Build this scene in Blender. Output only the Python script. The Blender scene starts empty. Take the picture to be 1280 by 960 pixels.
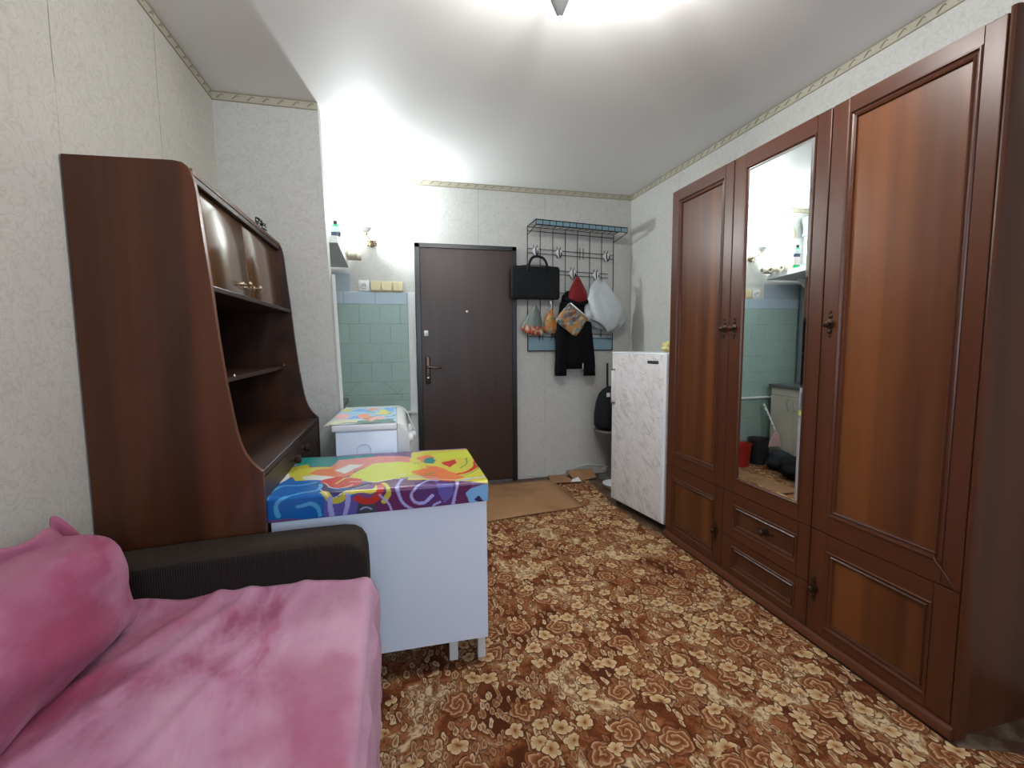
import bpy, bmesh, math, random
import numpy as np
from mathutils import Vector, Matrix, noise
random.seed(7)
SC = bpy.context.scene
COL = SC.collection
PI = math.pi
# room dimensions (metres): camera stands at x=0, y=0
H = 2.6; RX = 2.166; D = 4.055; LX = -0.9126; YP = 2.915; YB = -1.7

# ------------------------------------------------------------------ node helper
class NT:
    def __init__(s, name):
        s.m = bpy.data.materials.new(name); s.m.use_nodes = True
        s.t = s.m.node_tree; s.t.nodes.clear()
        s.out = s.n('ShaderNodeOutputMaterial'); s.b = s.n('ShaderNodeBsdfPrincipled')
        s.l(s.b.outputs[0], s.out.inputs[0])
    def n(s, typ, **kw):
        x = s.t.nodes.new(typ)
        for k, v in kw.items(): setattr(x, k, v)
        return x
    def l(s, a, b): s.t.links.new(a, b)
    def put(s, inp, v):
        if isinstance(v, bpy.types.NodeSocket): s.l(v, inp)
        elif isinstance(v, (tuple, list)) and len(v) == 3 and inp.type == 'RGBA': inp.default_value = (*v, 1)
        else: inp.default_value = v
    def math(s, op, a, b=None, c=None, clamp=False):
        x = s.n('ShaderNodeMath', operation=op, use_clamp=clamp); s.put(x.inputs[0], a)
        if b is not None: s.put(x.inputs[1], b)
        if c is not None: s.put(x.inputs[2], c)
        return x.outputs[0]
    def vmath(s, op, a, b=None, scale=None):
        x = s.n('ShaderNodeVectorMath', operation=op); s.put(x.inputs[0], a)
        if b is not None: s.put(x.inputs[1], b)
        if scale is not None: s.put(x.inputs[3], scale)
        return x.outputs[1] if op in ('LENGTH', 'DISTANCE', 'DOT_PRODUCT') else x.outputs[0]
    def obj(s): return s.n('ShaderNodeTexCoord').outputs['Object']
    def pos(s): return s.n('ShaderNodeNewGeometry').outputs['Position']
    def xyz(s, v):
        x = s.n('ShaderNodeSeparateXYZ'); s.l(v, x.inputs[0]); return x.outputs
    def comb(s, x, y, z=0.0):
        c = s.n('ShaderNodeCombineXYZ')
        for i, v in enumerate((x, y, z)): s.put(c.inputs[i], v)
        return c.outputs[0]
    def mapping(s, v, scale=(1, 1, 1), loc=(0, 0, 0), rot=(0, 0, 0)):
        x = s.n('ShaderNodeMapping'); s.l(v, x.inputs[0])
        x.inputs['Scale'].default_value = scale; x.inputs['Location'].default_value = loc; x.inputs['Rotation'].default_value = rot
        return x.outputs[0]
    def noise(s, v, scale=5, detail=3, rough=.5, dist=0.0):
        x = s.n('ShaderNodeTexNoise'); s.l(v, x.inputs['Vector'])
        x.inputs['Scale'].default_value = scale; x.inputs['Detail'].default_value = detail
        x.inputs['Roughness'].default_value = rough; x.inputs['Distortion'].default_value = dist
        return x.outputs[0]
    def noisec(s, v, scale=5, detail=2):
        x = s.n('ShaderNodeTexNoise'); s.l(v, x.inputs['Vector'])
        x.inputs['Scale'].default_value = scale; x.inputs['Detail'].default_value = detail
        return x.outputs[1]
    def wave(s, v, scale, dist=2, detail=2, dirn='X', dscale=1.0):
        x = s.n('ShaderNodeTexWave', bands_direction=dirn); s.l(v, x.inputs['Vector'])
        x.inputs['Scale'].default_value = scale; x.inputs['Distortion'].default_value = dist
        x.inputs['Detail'].default_value = detail; x.inputs['Detail Scale'].default_value = dscale
        return x.outputs['Fac']
    def ramp(s, f, stops, interp='LINEAR'):
        x = s.n('ShaderNodeValToRGB'); s.l(f, x.inputs[0]); e = x.color_ramp.elements
        x.color_ramp.interpolation = interp
        while len(e) < len(stops): e.new(.5)
        for i, (p, c) in enumerate(stops):
            e[i].position = p; e[i].color = (*c, 1) if isinstance(c, tuple) else (c, c, c, 1)
        return x.outputs[0]
    def mix(s, f, a, b, blend='MIX'):
        x = s.n('ShaderNodeMix', data_type='RGBA', blend_type=blend)
        s.put(x.inputs[0], f); s.put(x.inputs[6], a); s.put(x.inputs[7], b); return x.outputs[2]
    def smooth(s, v, lo, hi, a=0.0, b=1.0):
        x = s.n('ShaderNodeMapRange', interpolation_type='SMOOTHSTEP'); s.put(x.inputs[0], v)
        x.inputs[1].default_value = lo; x.inputs[2].default_value = hi; x.inputs[3].default_value = a; x.inputs[4].default_value = b
        return x.outputs[0]
    def bump(s, h, strength=.3, dist=.01):
        x = s.n('ShaderNodeBump'); s.l(h, x.inputs['Height'])
        x.inputs['Strength'].default_value = strength; x.inputs['Distance'].default_value = dist
        s.l(x.outputs[0], s.b.inputs['Normal'])
    def fin(s, color=None, rough=.5, metal=0, spec=None, coat=None, sheen=None):
        if color is not None: s.put(s.b.inputs['Base Color'], color)
        s.put(s.b.inputs['Roughness'], rough); s.put(s.b.inputs['Metallic'], metal)
        if spec is not None: s.b.inputs['Specular IOR Level'].default_value = spec
        if coat is not None: s.b.inputs['Coat Weight'].default_value = coat; s.b.inputs['Coat Roughness'].default_value = .12
        if sheen is not None: s.b.inputs['Sheen Weight'].default_value = sheen
        return s.m

def flat(name, c, rough=.5, metal=0, var=.08, scale=20, spec=None, coat=None, sheen=None, bump=0):
    t = NT(name); o = t.obj(); n = t.noise(o, scale, 3)
    col = t.mix(n, tuple(x*(1-var) for x in c), tuple(min(1, x*(1+var)) for x in c))
    if bump: t.bump(n, bump, .004)
    return t.fin(col, rough, metal, spec, coat, sheen)

def wood(name, dark, light, axis='Z', rough=.35, wide=5.0, coat=None, spec=.5, bands=None):
    t = NT(name); p = t.pos()
    lo = .35
    sc = {'Z': (1, 1, .06), 'Y': (1, .06, 1), 'X': (.06, 1, 1)}[axis]
    v = t.mapping(p, sc)
    n1 = t.noise(v, 60, 4, .6); n2 = t.noise(v, wide, 2, .5, .4); w = t.wave(t.mapping(p, sc), 9, 6, 3, 'DIAGONAL', 1.3)
    f = t.math('ADD', t.math('MULTIPLY', n1, .35), t.math('ADD', t.math('MULTIPLY', n2, .75), t.math('MULTIPLY', w, .18)))
    col = t.ramp(f, [(.38, dark), (.62, tuple((a+b)/2 for a, b in zip(dark, light))), (.85, light)])
    t.bump(n1, .05, .002)
    r = t.math('ADD', t.math('MULTIPLY', n2, .12), rough-.06)
    return t.fin(col, r, 0, spec, coat)

M = {}
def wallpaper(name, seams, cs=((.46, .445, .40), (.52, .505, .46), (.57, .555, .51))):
    t = NT(name); p = t.pos(); x, y, z = t.xyz(p)
    n1 = t.noise(p, 4.5, 4, .6, 1.2); n2 = t.noise(p, 24, 3, .6, 1.8); n3 = t.noise(p, 1.2, 2)
    leaf = t.smooth(t.math('ABSOLUTE', t.math('SUBTRACT', t.noise(p, 13, 2, .5, 2.5), .5)), .0, .06)
    f = t.math('ADD', t.math('MULTIPLY', n1, .3), t.math('ADD', t.math('MULTIPLY', n2, .35), t.math('MULTIPLY', leaf, .3)))
    col = t.ramp(f, [(.25, cs[0]), (.55, cs[1]), (.8, cs[2])])
    for ax, s0, z0, w in seams:
        cc = (x, y)[ax == 'Y']
        wob = t.math('MULTIPLY', t.math('SUBTRACT', t.noise(p, 3, 2), .5), .012)
        d = t.math('ABSOLUTE', t.math('SUBTRACT', t.math('ADD', cc, wob), s0))
        m = t.smooth(d, 0, w, 1, 0)
        m = t.math('MULTIPLY', m, t.smooth(z, z0-.15, z0+.15))
        m = t.math('MULTIPLY', m, t.smooth(t.noise(p, 6, 2), .35, .55, .25, 1))
        col = t.mix(t.math('MULTIPLY', m, .8), col, (.12, .11, .1))
    t.bump(t.math('ADD', leaf, n2), .10, .003)
    return t.fin(col, .75, 0, .25)
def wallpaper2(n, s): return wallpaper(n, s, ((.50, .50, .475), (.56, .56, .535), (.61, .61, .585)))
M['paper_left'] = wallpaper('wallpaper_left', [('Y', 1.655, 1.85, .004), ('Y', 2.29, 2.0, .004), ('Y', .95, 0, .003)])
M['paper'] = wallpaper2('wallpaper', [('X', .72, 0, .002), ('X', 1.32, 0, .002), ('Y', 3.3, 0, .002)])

t = NT('ceiling_paint'); p = t.pos()
n = t.noise(p, 2.2, 3); s_ = t.xyz(p)[0]
col = t.mix(n, (.82, .82, .81), (.87, .87, .86))
t.bump(t.wave(t.mapping(p, (1, 1, 1), rot=(0, 0, .25)), 1.6, 1.5, 2, 'X'), .03, .01)
M['ceiling'] = t.fin(col, .55, 0, .35)

def border_mat():
    t = NT('paper_border'); p = t.pos(); n = t.noise(p, 40, 2)
    return t.fin(t.mix(n, (.40, .375, .29), (.5, .475, .39)), .7)
M['border'] = border_mat()
M['border_leaf'] = flat('border_leaf', (.27, .24, .17), .7)

# mahogany wardrobe foil, streaked in broad vertical bands
def mahogany(name, dark, light, axis='Z', rough=.33):
    t = NT(name); p = t.pos(); x, y, z = t.xyz(p)
    sc = (1, 1, .035) if axis == 'Z' else (1, .035, 1)
    v = t.mapping(p, sc); vf = t.mapping(p, tuple(a if a < 1 else 1 for a in sc))
    broad = t.noise(v, 7.5, 2, .5, .3); fine = t.noise(vf, 90, 3, .6); med = t.noise(v, 28, 3, .6, .5)
    f = t.math('ADD', t.math('MULTIPLY', t.smooth(broad, .3, .7), .62), t.math('ADD', t.math('MULTIPLY', fine, .16), t.math('MULTIPLY', med, .24)))
    col = t.ramp(f, [(.15, dark), (.5, tuple(a*.55+b*.45 for a, b in zip(dark, light))), (.85, light)])
    t.bump(fine, .03, .001)
    return t.fin(col, t.math('ADD', t.math('MULTIPLY', med, .12), rough-.06), 0, .36)
M['mah_panel'] = mahogany('mahogany_panel', (.066, .0195, .0068), (.175, .056, .0155))
M['mah_frame'] = mahogany('mahogany_frame', (.066, .0185, .0075), (.096, .028, .0105))
M['mah_rail'] = mahogany('mahogany_rail', (.066, .0185, .0075), (.096, .028, .0105), 'Y')
M['mah_side'] = mahogany('mahogany_side', (.055, .017, .0075), (.095, .03, .011))
M['mah_plinth'] = mahogany('mahogany_plinth', (.07, .02, .009), (.10, .03, .012), 'Y')
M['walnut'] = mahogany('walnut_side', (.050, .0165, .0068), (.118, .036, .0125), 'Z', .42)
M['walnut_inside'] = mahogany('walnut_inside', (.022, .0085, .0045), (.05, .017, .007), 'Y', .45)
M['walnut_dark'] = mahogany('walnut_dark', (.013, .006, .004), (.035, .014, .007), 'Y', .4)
# lacquered doors: very glossy
t = NT('lacquered_walnut'); p = t.pos(); v = t.mapping(p, (1, 1, .06))
f = t.math('ADD', t.math('MULTIPLY', t.noise(v, 14, 3, .6, .5), .7), t.math('MULTIPLY', t.noise(v, 80, 3), .3))
M['lacquer'] = t.fin(t.ramp(f, [(.35, (.075, .034, .014)), (.7, (.15, .07, .026))]), .16, 0, .7)
M['door_skin'] = None
t = NT('door_film'); p = t.pos(); v = t.mapping(p, (1, 1, .05))
f = t.math('ADD', t.math('MULTIPLY', t.noise(v, 10, 3, .6, .4), .6), t.math('MULTIPLY', t.noise(v, 70, 4), .4))
t.bump(t.noise(v, 90, 3), .06, .002)
M['door_skin'] = t.fin(t.ramp(f, [(.3, (.028, .0125, .0085)), (.75, (.054, .024, .0155))]), .38, 0, .5)
M['black_paint'] = flat('black_paint', (.012, .014, .016), .3, 0)
M['black_metal'] = flat('black_wire', (.012, .012, .014), .4, .6)
M['white_enamel'] = flat('white_enamel', (.74, .83, .99), .25, 0, .02, 6, .5)
M['white_lid'] = flat('white_lid', (.80, .84, .90), .22, 0, .02, 6, .5)
M['white_paint'] = flat('white_paint', (.68, .7, .7), .45, 0, .04, 9)
M['cream_paint'] = flat('cream_laminate', (.62, .6, .52), .35, 0, .04, 9)
M['beige_plastic'] = flat('beige_plastic', (.6, .53, .33), .35)
M['white_plastic'] = flat('white_plastic', (.75, .77, .78), .3)
M['brass'] = flat('brass', (.66, .56, .40), .25, 1.0)
M['old_brass'] = flat('old_brass', (.05, .028, .016), .42, .8)
M['bronze'] = flat('bronze', (.11, .075, .06), .3, .9)
M['chrome'] = flat('chrome', (.7, .7, .72), .12, 1.0)
M['steel'] = flat('steel', (.28, .29, .3), .3, .9)
M['dark_plastic'] = flat('dark_plastic', (.03, .03, .032), .45)
M['grey_plastic'] = flat('grey_plastic', (.09, .085, .08), .5)
M['black_fabric'] = flat('black_fabric', (.010, .012, .014), .8, 0, .3, 60, .2, None, None, .3)
M['black_cloth'] = flat('black_cloth', (.007, .007, .008), .95, 0, .4, 50, .1, None, None, .5)
M['maroon_cloth'] = flat('maroon_cloth', (.045, .008, .010), .9, 0, .3, 50, .2)
M['red_cloth'] = flat('red_lining', (.17, .010, .012), .8, 0, .2, 40, .2, None, .2, .3)
M['blue_panel'] = flat('blue_panel', (.20, .33, .39), .4, 0, .1, 8)
M['grey_pipe'] = flat('grey_pipe', (.16, .2, .22), .4)
M['paper_white'] = flat('paper_white', (.75, .74, .7), .7)
M['roll_paper'] = flat('roll_paper', (.55, .5, .42), .7)
M['green_plastic'] = flat('green_plastic', (.02, .35, .12), .3)
M['red_plastic'] = flat('red_plastic', (.4, .02, .015), .4)
M['pink_plastic'] = flat('pink_plastic', (.65, .42, .42), .45)
M['mitt'] = flat('mitt_cloth', (.5, .46, .34), .9)
M['worktop'] = flat('grey_worktop', (.12, .13, .135), .35, 0, .3, 70)
M['wire_white'] = flat('white_cable', (.7, .72, .7), .4)
M['rubber'] = flat('rubber', (.02, .02, .02), .7)
def emis(name, c, s):
    t = NT(name); t.put(t.b.inputs['Emission Color'], c); t.b.inputs['Emission Strength'].default_value = s
    return t.fin((.8, .8, .8), .3)
M['bulb'] = emis('lit_bulb', (.93, .98, 1.0), 40)

# mirror
t = NT('mirror_glass'); t.fin((.86, .89, .88), .005, 1.0); M['mirror'] = t.m
t = NT('mirror_bevel'); t.fin((.9, .93, .93), .05, 1.0); M['mirror_bevel'] = t.m

# ceramic tiles of the kitchen corner
t = NT('wall_tiles'); p = t.pos(); x, y, z = t.xyz(p)
u = t.math('ADD', x, 5.009); w = .163; rh = .1605
zz = t.math('SUBTRACT', 1.573, z)
row = t.math('FLOOR', t.math('DIVIDE', zz, rh))
off = t.math('MULTIPLY', t.math('MODULO', t.math('ADD', row, 20.0), 2.0), w/2)
uu = t.math('DIVIDE', t.math('ADD', u, off), w)
fx = t.math('ABSOLUTE', t.math('SUBTRACT', t.math('FRACT', uu), .5)); fz = t.math('ABSOLUTE', t.math('SUBTRACT', t.math('FRACT', t.math('DIVIDE', zz, rh)), .5))
gx = t.smooth(fx, .485, .497); gz = t.smooth(fz, .485, .497)
grout = t.math('MAXIMUM', gx, gz)
wn = t.n('ShaderNodeTexWhiteNoise', noise_dimensions='2D'); t.l(t.comb(t.math('FLOOR', uu), row), wn.inputs['Vector'])
col = t.mix(wn.outputs['Value'], (.275, .395, .355), (.32, .45, .405))
col = t.mix(t.noise(p, 6, 3), col, (.295, .42, .38))
# row of triangle tiles
diag_in = t.math('MULTIPLY', t.math('GREATER_THAN', z, .822), t.math('LESS_THAN', z, .928))
tri = t.math('ABSOLUTE', t.math('SUBTRACT', t.math('MULTIPLY', t.math('ABSOLUTE', t.math('SUBTRACT', t.math('FRACT', t.math('DIVIDE', t.math('ADD', x, 5.02), .205)), .5)), 2.0), t.math('DIVIDE', t.math('SUBTRACT', z, .824), .104)))
dg = t.smooth(tri, .0, .045, 1, 0)
edge = t.math('MAXIMUM', t.smooth(t.math('ABSOLUTE', t.math('SUBTRACT', z, .822)), .001, .003, 1, 0), t.smooth(t.math('ABSOLUTE', t.math('SUBTRACT', z, .93)), .001, .003, 1, 0))
grout = t.math('MAXIMUM', t.mix(diag_in, grout, dg), edge)
# pale blue top row
top = t.math('GREATER_THAN', z, 1.574)
fu = t.math('ABSOLUTE', t.math('SUBTRACT', t.math('FRACT', t.math('DIVIDE', t.math('ADD', x, 5.151), .25)), .5))
tg = t.math('MAXIMUM', t.smooth(fu, .488, .497), t.smooth(t.math('ABSOLUTE', t.math('SUBTRACT', z, 1.574)), .001, .003, 1, 0))
grout = t.mix(top, grout, tg)
col = t.mix(top, col, (.40, .50, .58))
grout = t.math('MULTIPLY', grout, t.smooth(t.noise(p, 7, 2), .35, .6, .35, 1))
col = t.mix(t.math('MULTIPLY', grout, .7), col, (.08, .12, .11))
t.bump(t.math('SUBTRACT', 1.0, grout), .4, .003)
M['tiles'] = t.fin(col, .32, 0, .45)

# marbled self-adhesive film of the refrigerator
t = NT('marble_film'); p = t.obj()
d1 = t.mapping(t.mapping(p, rot=(.75, 0, 0)), (1, 1.5, .5))
v1 = t.noise(d1, 12, 5, .6, .9); v2 = t.noise(d1, 24, 4, .6, .7)
k1 = t.smooth(t.math('ABSOLUTE', t.math('SUBTRACT', v1, .5)), 0, .05, 1, 0)
k2 = t.smooth(t.math('ABSOLUTE', t.math('SUBTRACT', v2, .47)), 0, .03, 1, 0)
col = t.mix(t.noise(p, 5, 3), (.68, .645, .64), (.82, .80, .82))
col = t.mix(t.math('MULTIPLY', k1, t.smooth(t.noise(p, 8, 2), .4, .6, .1, .5)), col, (.30, .265, .25)); col = t.mix(t.math('MULTIPLY', k2, t.smooth(t.noise(p, 11, 2), .4, .62, .0, .4)), col, (.34, .29, .27))
M['marble'] = t.fin(col, .3, 0, .45)

# corduroy
t = NT('corduroy'); p = t.pos(); x, y, z = t.xyz(p)
w = t.math('ABSOLUTE', t.math('SINE', t.math('MULTIPLY', x, 2*PI/.0125)))
col = t.mix(w, (.008, .006, .006), (.040, .030, .027)); col = t.mix(t.noise(p, 9, 3), col, (.022, .017, .015))
t.bump(w, .5, .003); M['corduroy'] = t.fin(col, .95, 0, .12)
M['arm_top'] = flat('worn_fabric', (.030, .023, .018), .95, 0, .3, 50, .12, None, None, .3)

# pink plush throw
t = NT('pink_plush'); p = t.pos()
dv = t.mapping(p, (1.0, .62, 1.0), loc=(.37, .1, .0), rot=(0, 0, .45))
a = t.noise(dv, 3.1, 4, .55, .5); b = t.noise(t.mapping(p, (1, .35, 1), rot=(0, 0, .55)), 9, 4, .6, .6); c = t.noise(p, 45, 3)
f = t.math('ADD', t.math('MULTIPLY', a, .8), t.math('ADD', t.math('MULTIPLY', b, .3), t.math('MULTIPLY', c, .05)))
col = t.ramp(f, [(.40, (.27, .05, .10)), (.48, (.35, .10, .18)), (.55, (.45, .21, .31)), (.68, (.53, .30, .40))])
x, y, z = t.xyz(p)
wob = t.math('MULTIPLY', t.math('SUBTRACT', t.noise(p, 7, 4), .5), .22)
xw, yw = t.math('ADD', x, wob), t.math('ADD', y, wob)
def sbox(a, lo, hi, e): return t.math('MULTIPLY', t.smooth(a, lo-e, lo+e), t.smooth(a, hi-e, hi+e, 1, 0))
# deep pink patch of brushed nap near the front edge, and a band of it by the backrest
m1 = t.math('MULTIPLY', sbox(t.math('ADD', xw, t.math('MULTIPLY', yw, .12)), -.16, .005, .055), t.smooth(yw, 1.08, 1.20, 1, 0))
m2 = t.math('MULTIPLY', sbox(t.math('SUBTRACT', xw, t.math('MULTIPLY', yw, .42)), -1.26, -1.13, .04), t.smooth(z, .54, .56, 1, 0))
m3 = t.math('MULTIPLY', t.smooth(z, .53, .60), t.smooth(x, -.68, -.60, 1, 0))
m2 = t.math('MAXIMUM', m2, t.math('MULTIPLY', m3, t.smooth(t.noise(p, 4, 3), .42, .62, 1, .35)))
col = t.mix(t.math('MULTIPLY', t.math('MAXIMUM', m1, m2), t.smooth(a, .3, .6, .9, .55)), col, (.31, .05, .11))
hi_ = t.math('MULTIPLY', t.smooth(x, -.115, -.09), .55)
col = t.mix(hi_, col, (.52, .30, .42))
t.bump(t.math('ADD', b, t.math('MULTIPLY', c, .4)), .35, .01)
M['plush'] = t.fin(col, .85, 0, .2, None, .12); t.b.inputs['Sheen Tint'].default_value = (1, .8, .9, 1)

M['cardboard'] = None
t = NT('cardboard'); p = t.pos()
n = t.noise(t.mapping(p, (1, .3, 1)), 6, 4, .6, .8); st = t.smooth(t.noise(p, 3.4, 3, .5, .6), .55, .72)
col = t.mix(n, (.27, .135, .062), (.36, .195, .095)); col = t.mix(t.math('MULTIPLY', st, .45), col, (.13, .06, .03))
M['cardboard'] = t.fin(col, .75, 0, .3)
# brown linoleum with pale tiles printed on it
t = NT('linoleum'); p = t.pos()
br = t.n('ShaderNodeTexChecker'); t.l(t.mapping(p, (1, 1, 1), rot=(0, 0, .5)), br.inputs[0]); br.inputs['Scale'].default_value = 7
col = t.mix(br.outputs[1], (.09, .045, .022), (.20, .15, .10)); col = t.mix(t.smooth(t.noise(p, 9, 5, .7), .35, .6), col, (.09, .045, .025))
M['lino'] = t.fin(col, .5)

# flowered carpet, built from polar flowers in voronoi cells
t = NT('flower_carpet'); p = t.pos(); xx, yy, zz_ = t.xyz(p)
P2 = t.comb(xx, yy, 0.0)
wv = t.vmath('SCALE', t.vmath('SUBTRACT', t.noisec(P2, 16, 2), (.5, .5, .5)), scale=.045)
Pw = t.vmath('ADD', P2, wv)
def flower(scale, petals, rnd, r0, depth, off, seedrot=3.0):
    v = t.n('ShaderNodeTexVoronoi', voronoi_dimensions='2D'); v.inputs['Scale'].default_value = scale
    v.inputs['Randomness'].default_value = rnd
    src = t.vmath('ADD', Pw, off); t.l(src, v.inputs['Vector'])
    loc = t.vmath('SUBTRACT', t.vmath('SCALE', src, scale=1.0), v.outputs['Position'])
    x, y, z = t.xyz(loc)
    c = t.n('ShaderNodeSeparateColor'); t.l(v.outputs['Color'], c.inputs[0])
    ang = t.math('ADD', t.math('ARCTAN2', y, x), t.math('MULTIPLY', c.outputs[0], 6.28))
    r = t.vmath('LENGTH', t.comb(x, y))
    pet = t.math('ABSOLUTE', t.math('COSINE', t.math('MULTIPLY', ang, petals/2)))
    edge = t.math('MULTIPLY', r0, t.math('ADD', 1-depth, t.math('MULTIPLY', t.math('POWER', pet, .6), depth)))
    q = t.math('DIVIDE', r, edge)
    return q, ang, pet, c.outputs[1], c.outputs[2]
DK = (.075, .019, .007); BR = (.165, .046, .014); TAN = (.28, .13, .055); CR = (.60, .44, .265); PK = (.50, .26, .155)
# ground : cloudy brown with cream washes
g = t.noise(Pw, 5.2, 5, .62, .9)
col = t.ramp(g, [(.36, DK), (.46, BR), (.51, (.27, .095, .034)), (.555, TAN), (.61, CR)])
spk = t.smooth(t.noise(Pw, 60, 3, .6, .5), .52, .6)
col = t.mix(t.math('MULTIPLY', spk, .55), col, DK)
# leaves : elongated voronoi cells in two directions
for rot, sc, off in ((.2, 22, (2.1, 3.2, 0)), (.9, 26, (3.1, .2, 0)), (-.6, 30, (1.7, 5.2, 0)), (2.2, 34, (.7, 2.2, 0))):
    v = t.n('ShaderNodeTexVoronoi', voronoi_dimensions='2D'); v.inputs['Scale'].default_value = sc*1.15; v.inputs['Randomness'].default_value = .95
    src = t.mapping(t.vmath('ADD', Pw, off), (1, .42, 1), rot=(0, 0, rot)); t.l(src, v.inputs['Vector'])
    c = t.n('ShaderNodeSeparateColor'); t.l(v.outputs['Color'], c.inputs[0])
    dd = t.math('MULTIPLY', v.outputs['Distance'], 1.0)
    on_ = t.math('GREATER_THAN', c.outputs[0], .5)
    leaf = t.math('MULTIPLY', t.smooth(dd, .22, .30, 1, 0), on_)
    rim = t.math('MULTIPLY', t.smooth(dd, .30, .40, 1, 0), on_)
    col = t.mix(t.math('MULTIPLY', rim, .75), col, (.07, .017, .006))
    lc = t.ramp(t.math('ADD', t.math('MULTIPLY', dd, 1.6), t.math('MULTIPLY', c.outputs[1], .35)), [(.1, BR), (.4, TAN), (.62, CR)])
    col = t.mix(leaf, col, lc)
# large roses: nested wavy rings
q, ang, pet, r1, r2 = flower(6.2, 5, .9, .056, .26, (0, 0, 0))
on_ = t.math('GREATER_THAN', r1, .38)
swirl = t.math('FRACT', t.math('ADD', t.math('MULTIPLY', q, 2.4), t.math('ADD', t.math('MULTIPLY', ang, .32), t.math('MULTIPLY', t.noise(Pw, 34, 2), 1.1))))
rc = t.ramp(swirl, [(0, (.15, .04, .012)), (.16, (.17, .052, .018)), (.55, (.27, .10, .04)), (.86, (.50, .33, .18)), (1, (.15, .04, .012))])
rc = t.mix(t.smooth(q, .0, .35, .7, 0), rc, (.14, .035, .01))
col = t.mix(t.math('MULTIPLY', t.smooth(q, 1.0, 1.22, 1, 0), on_), col, (.075, .018, .006))
col = t.mix(t.math('MULTIPLY', t.smooth(q, .97, 1.03, 1, 0), on_), col, rc)
# small cream five-petal blossoms, in clusters
for sc, off, r0, clus in ((13.0, (.31, .77, 0), .030, .50), (10.5, (4.31, 1.77, 0), .033, .42)):
    q, ang, pet, r1, r2 = flower(sc, 5, .9, r0, .42, off)
    on_ = t.math('MULTIPLY', t.math('GREATER_THAN', r1, .60), t.math('GREATER_THAN', t.noise(P2, 3.1, 1), clus))
    fc = t.ramp(q, [(0, (.18, .06, .02)), (.17, (.25, .09, .03)), (.24, (.36, .19, .08)), (.5, (.48, .31, .155)), (.95, (.60, .44, .25))])
    fc = t.mix(t.math('MULTIPLY', t.smooth(pet, 0, .25, 1, 0), t.smooth(q, .2, .5)), fc, (.30, .13, .05))
    col = t.mix(t.math('MULTIPLY', t.smooth(q, 1.0, 1.3, 1, 0), on_), col, (.085, .022, .008))
    col = t.mix(t.math('MULTIPLY', t.smooth(q, .96, 1.02, 1, 0), on_), col, fc)
col = t.mix(t.math('MULTIPLY', t.noise(P2, 260, 2), .25), col, t.mix(.5, col, (.05, .02, .01)))
t.bump(t.noise(P2, 320, 2), .35, .003)
M['carpet'] = t.fin(col, .95, 0, .12)

# printed oilcloth: colours of the print are stored in the mesh
def print_mat(name, rough=.22):
    t = NT(name); a = t.n('ShaderNodeVertexColor', layer_name='print')
    t.bump(t.noise(t.obj(), 14, 3), .12, .006)
    return t.fin(a.outputs[0], rough, 0, .5)
M['oilcloth'] = print_mat('printed_oilcloth')
M['print_cloth'] = print_mat('printed_fabric', .55)

# thin white polythene
t = NT('polythene'); p = t.obj()
col = t.mix(t.noise(p, 9, 3), (.50, .55, .58), (.66, .70, .72)); t.bump(t.noise(p, 22, 4, .6, 1.2), .5, .01)
t.b.inputs['Transmission Weight'].default_value = .12
M['polythene'] = t.fin(col, .28, 0, .5)

# ------------------------------------------------------------------ mesh helpers
def BM(): return bmesh.new()
def link(o): COL.objects.link(o); return o
class Root:
    pass
def thing(name, label, cat, loc=(0, 0, 0), rotz=0, group=None):
    o = link(bpy.data.objects.new(name, None)); o.location = loc; o.rotation_euler = (0, 0, rotz)
    o.empty_display_size = .05
    o['label'] = label; o['category'] = cat
    if group: o['group'] = group
    return o
def mtx(o):
    m = Matrix.Translation(o.location) @ o.rotation_euler.to_matrix().to_4x4()
    return (mtx(o.parent) @ m) if o.parent else m
def obj(name, bm, mat, parent=None, loc=None, smooth=False, local=False, mods=None):
    """link the bmesh (world coordinates unless local) as one mesh object"""
    me = bpy.data.meshes.new(name); o = bpy.data.objects.new(name, me); link(o)
    bmesh.ops.recalc_face_normals(bm, faces=bm.faces[:])
    if parent:
        if not local: bm.transform(mtx(parent).inverted())
        o.parent = parent
    elif loc is not None:
        if not local: bm.transform(Matrix.Translation(-Vector(loc)))
        o.location = loc
    bm.to_mesh(me); bm.free()
    for m in (mat if isinstance(mat, (list, tuple)) else [mat]): me.materials.append(m)
    if smooth:
        me.shade_smooth()
        if smooth != 'all': 
            try: me.set_sharp_from_angle(angle=math.radians(smooth if smooth is not True else 40))
            except Exception: pass
    return o
def tag(o, label, cat, group=None):
    o['label'] = label; o['category'] = cat
    if group: o['group'] = group
    return o
def struct(name, bm, mat, loc=(0, 0, 0), smooth=False):
    o = obj(name, bm, mat, None, loc, smooth); o['kind'] = 'structure'; return o
def box(bm, lo, hi, bev=0, seg=2, mi=0, rz=None):
    x0, y0, z0 = lo; x1, y1, z1 = hi
    vs = [bm.verts.new(c) for c in ((x0, y0, z0), (x1, y0, z0), (x1, y1, z0), (x0, y1, z0), (x0, y0, z1), (x1, y0, z1), (x1, y1, z1), (x0, y1, z1))]
    fs = [bm.faces.new([vs[i] for i in f]) for f in ((0, 3, 2, 1), (4, 5, 6, 7), (0, 1, 5, 4), (1, 2, 6, 5), (2, 3, 7, 6), (3, 0, 4, 7))]
    for f in fs: f.material_index = mi
    if bev:
        es = list({e for f in fs for e in f.edges})
        r = bmesh.ops.bevel(bm, geom=es, offset=bev, segments=seg, profile=.5, affect='EDGES')
        for f in r['faces']: f.material_index = mi
    return vs
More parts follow.
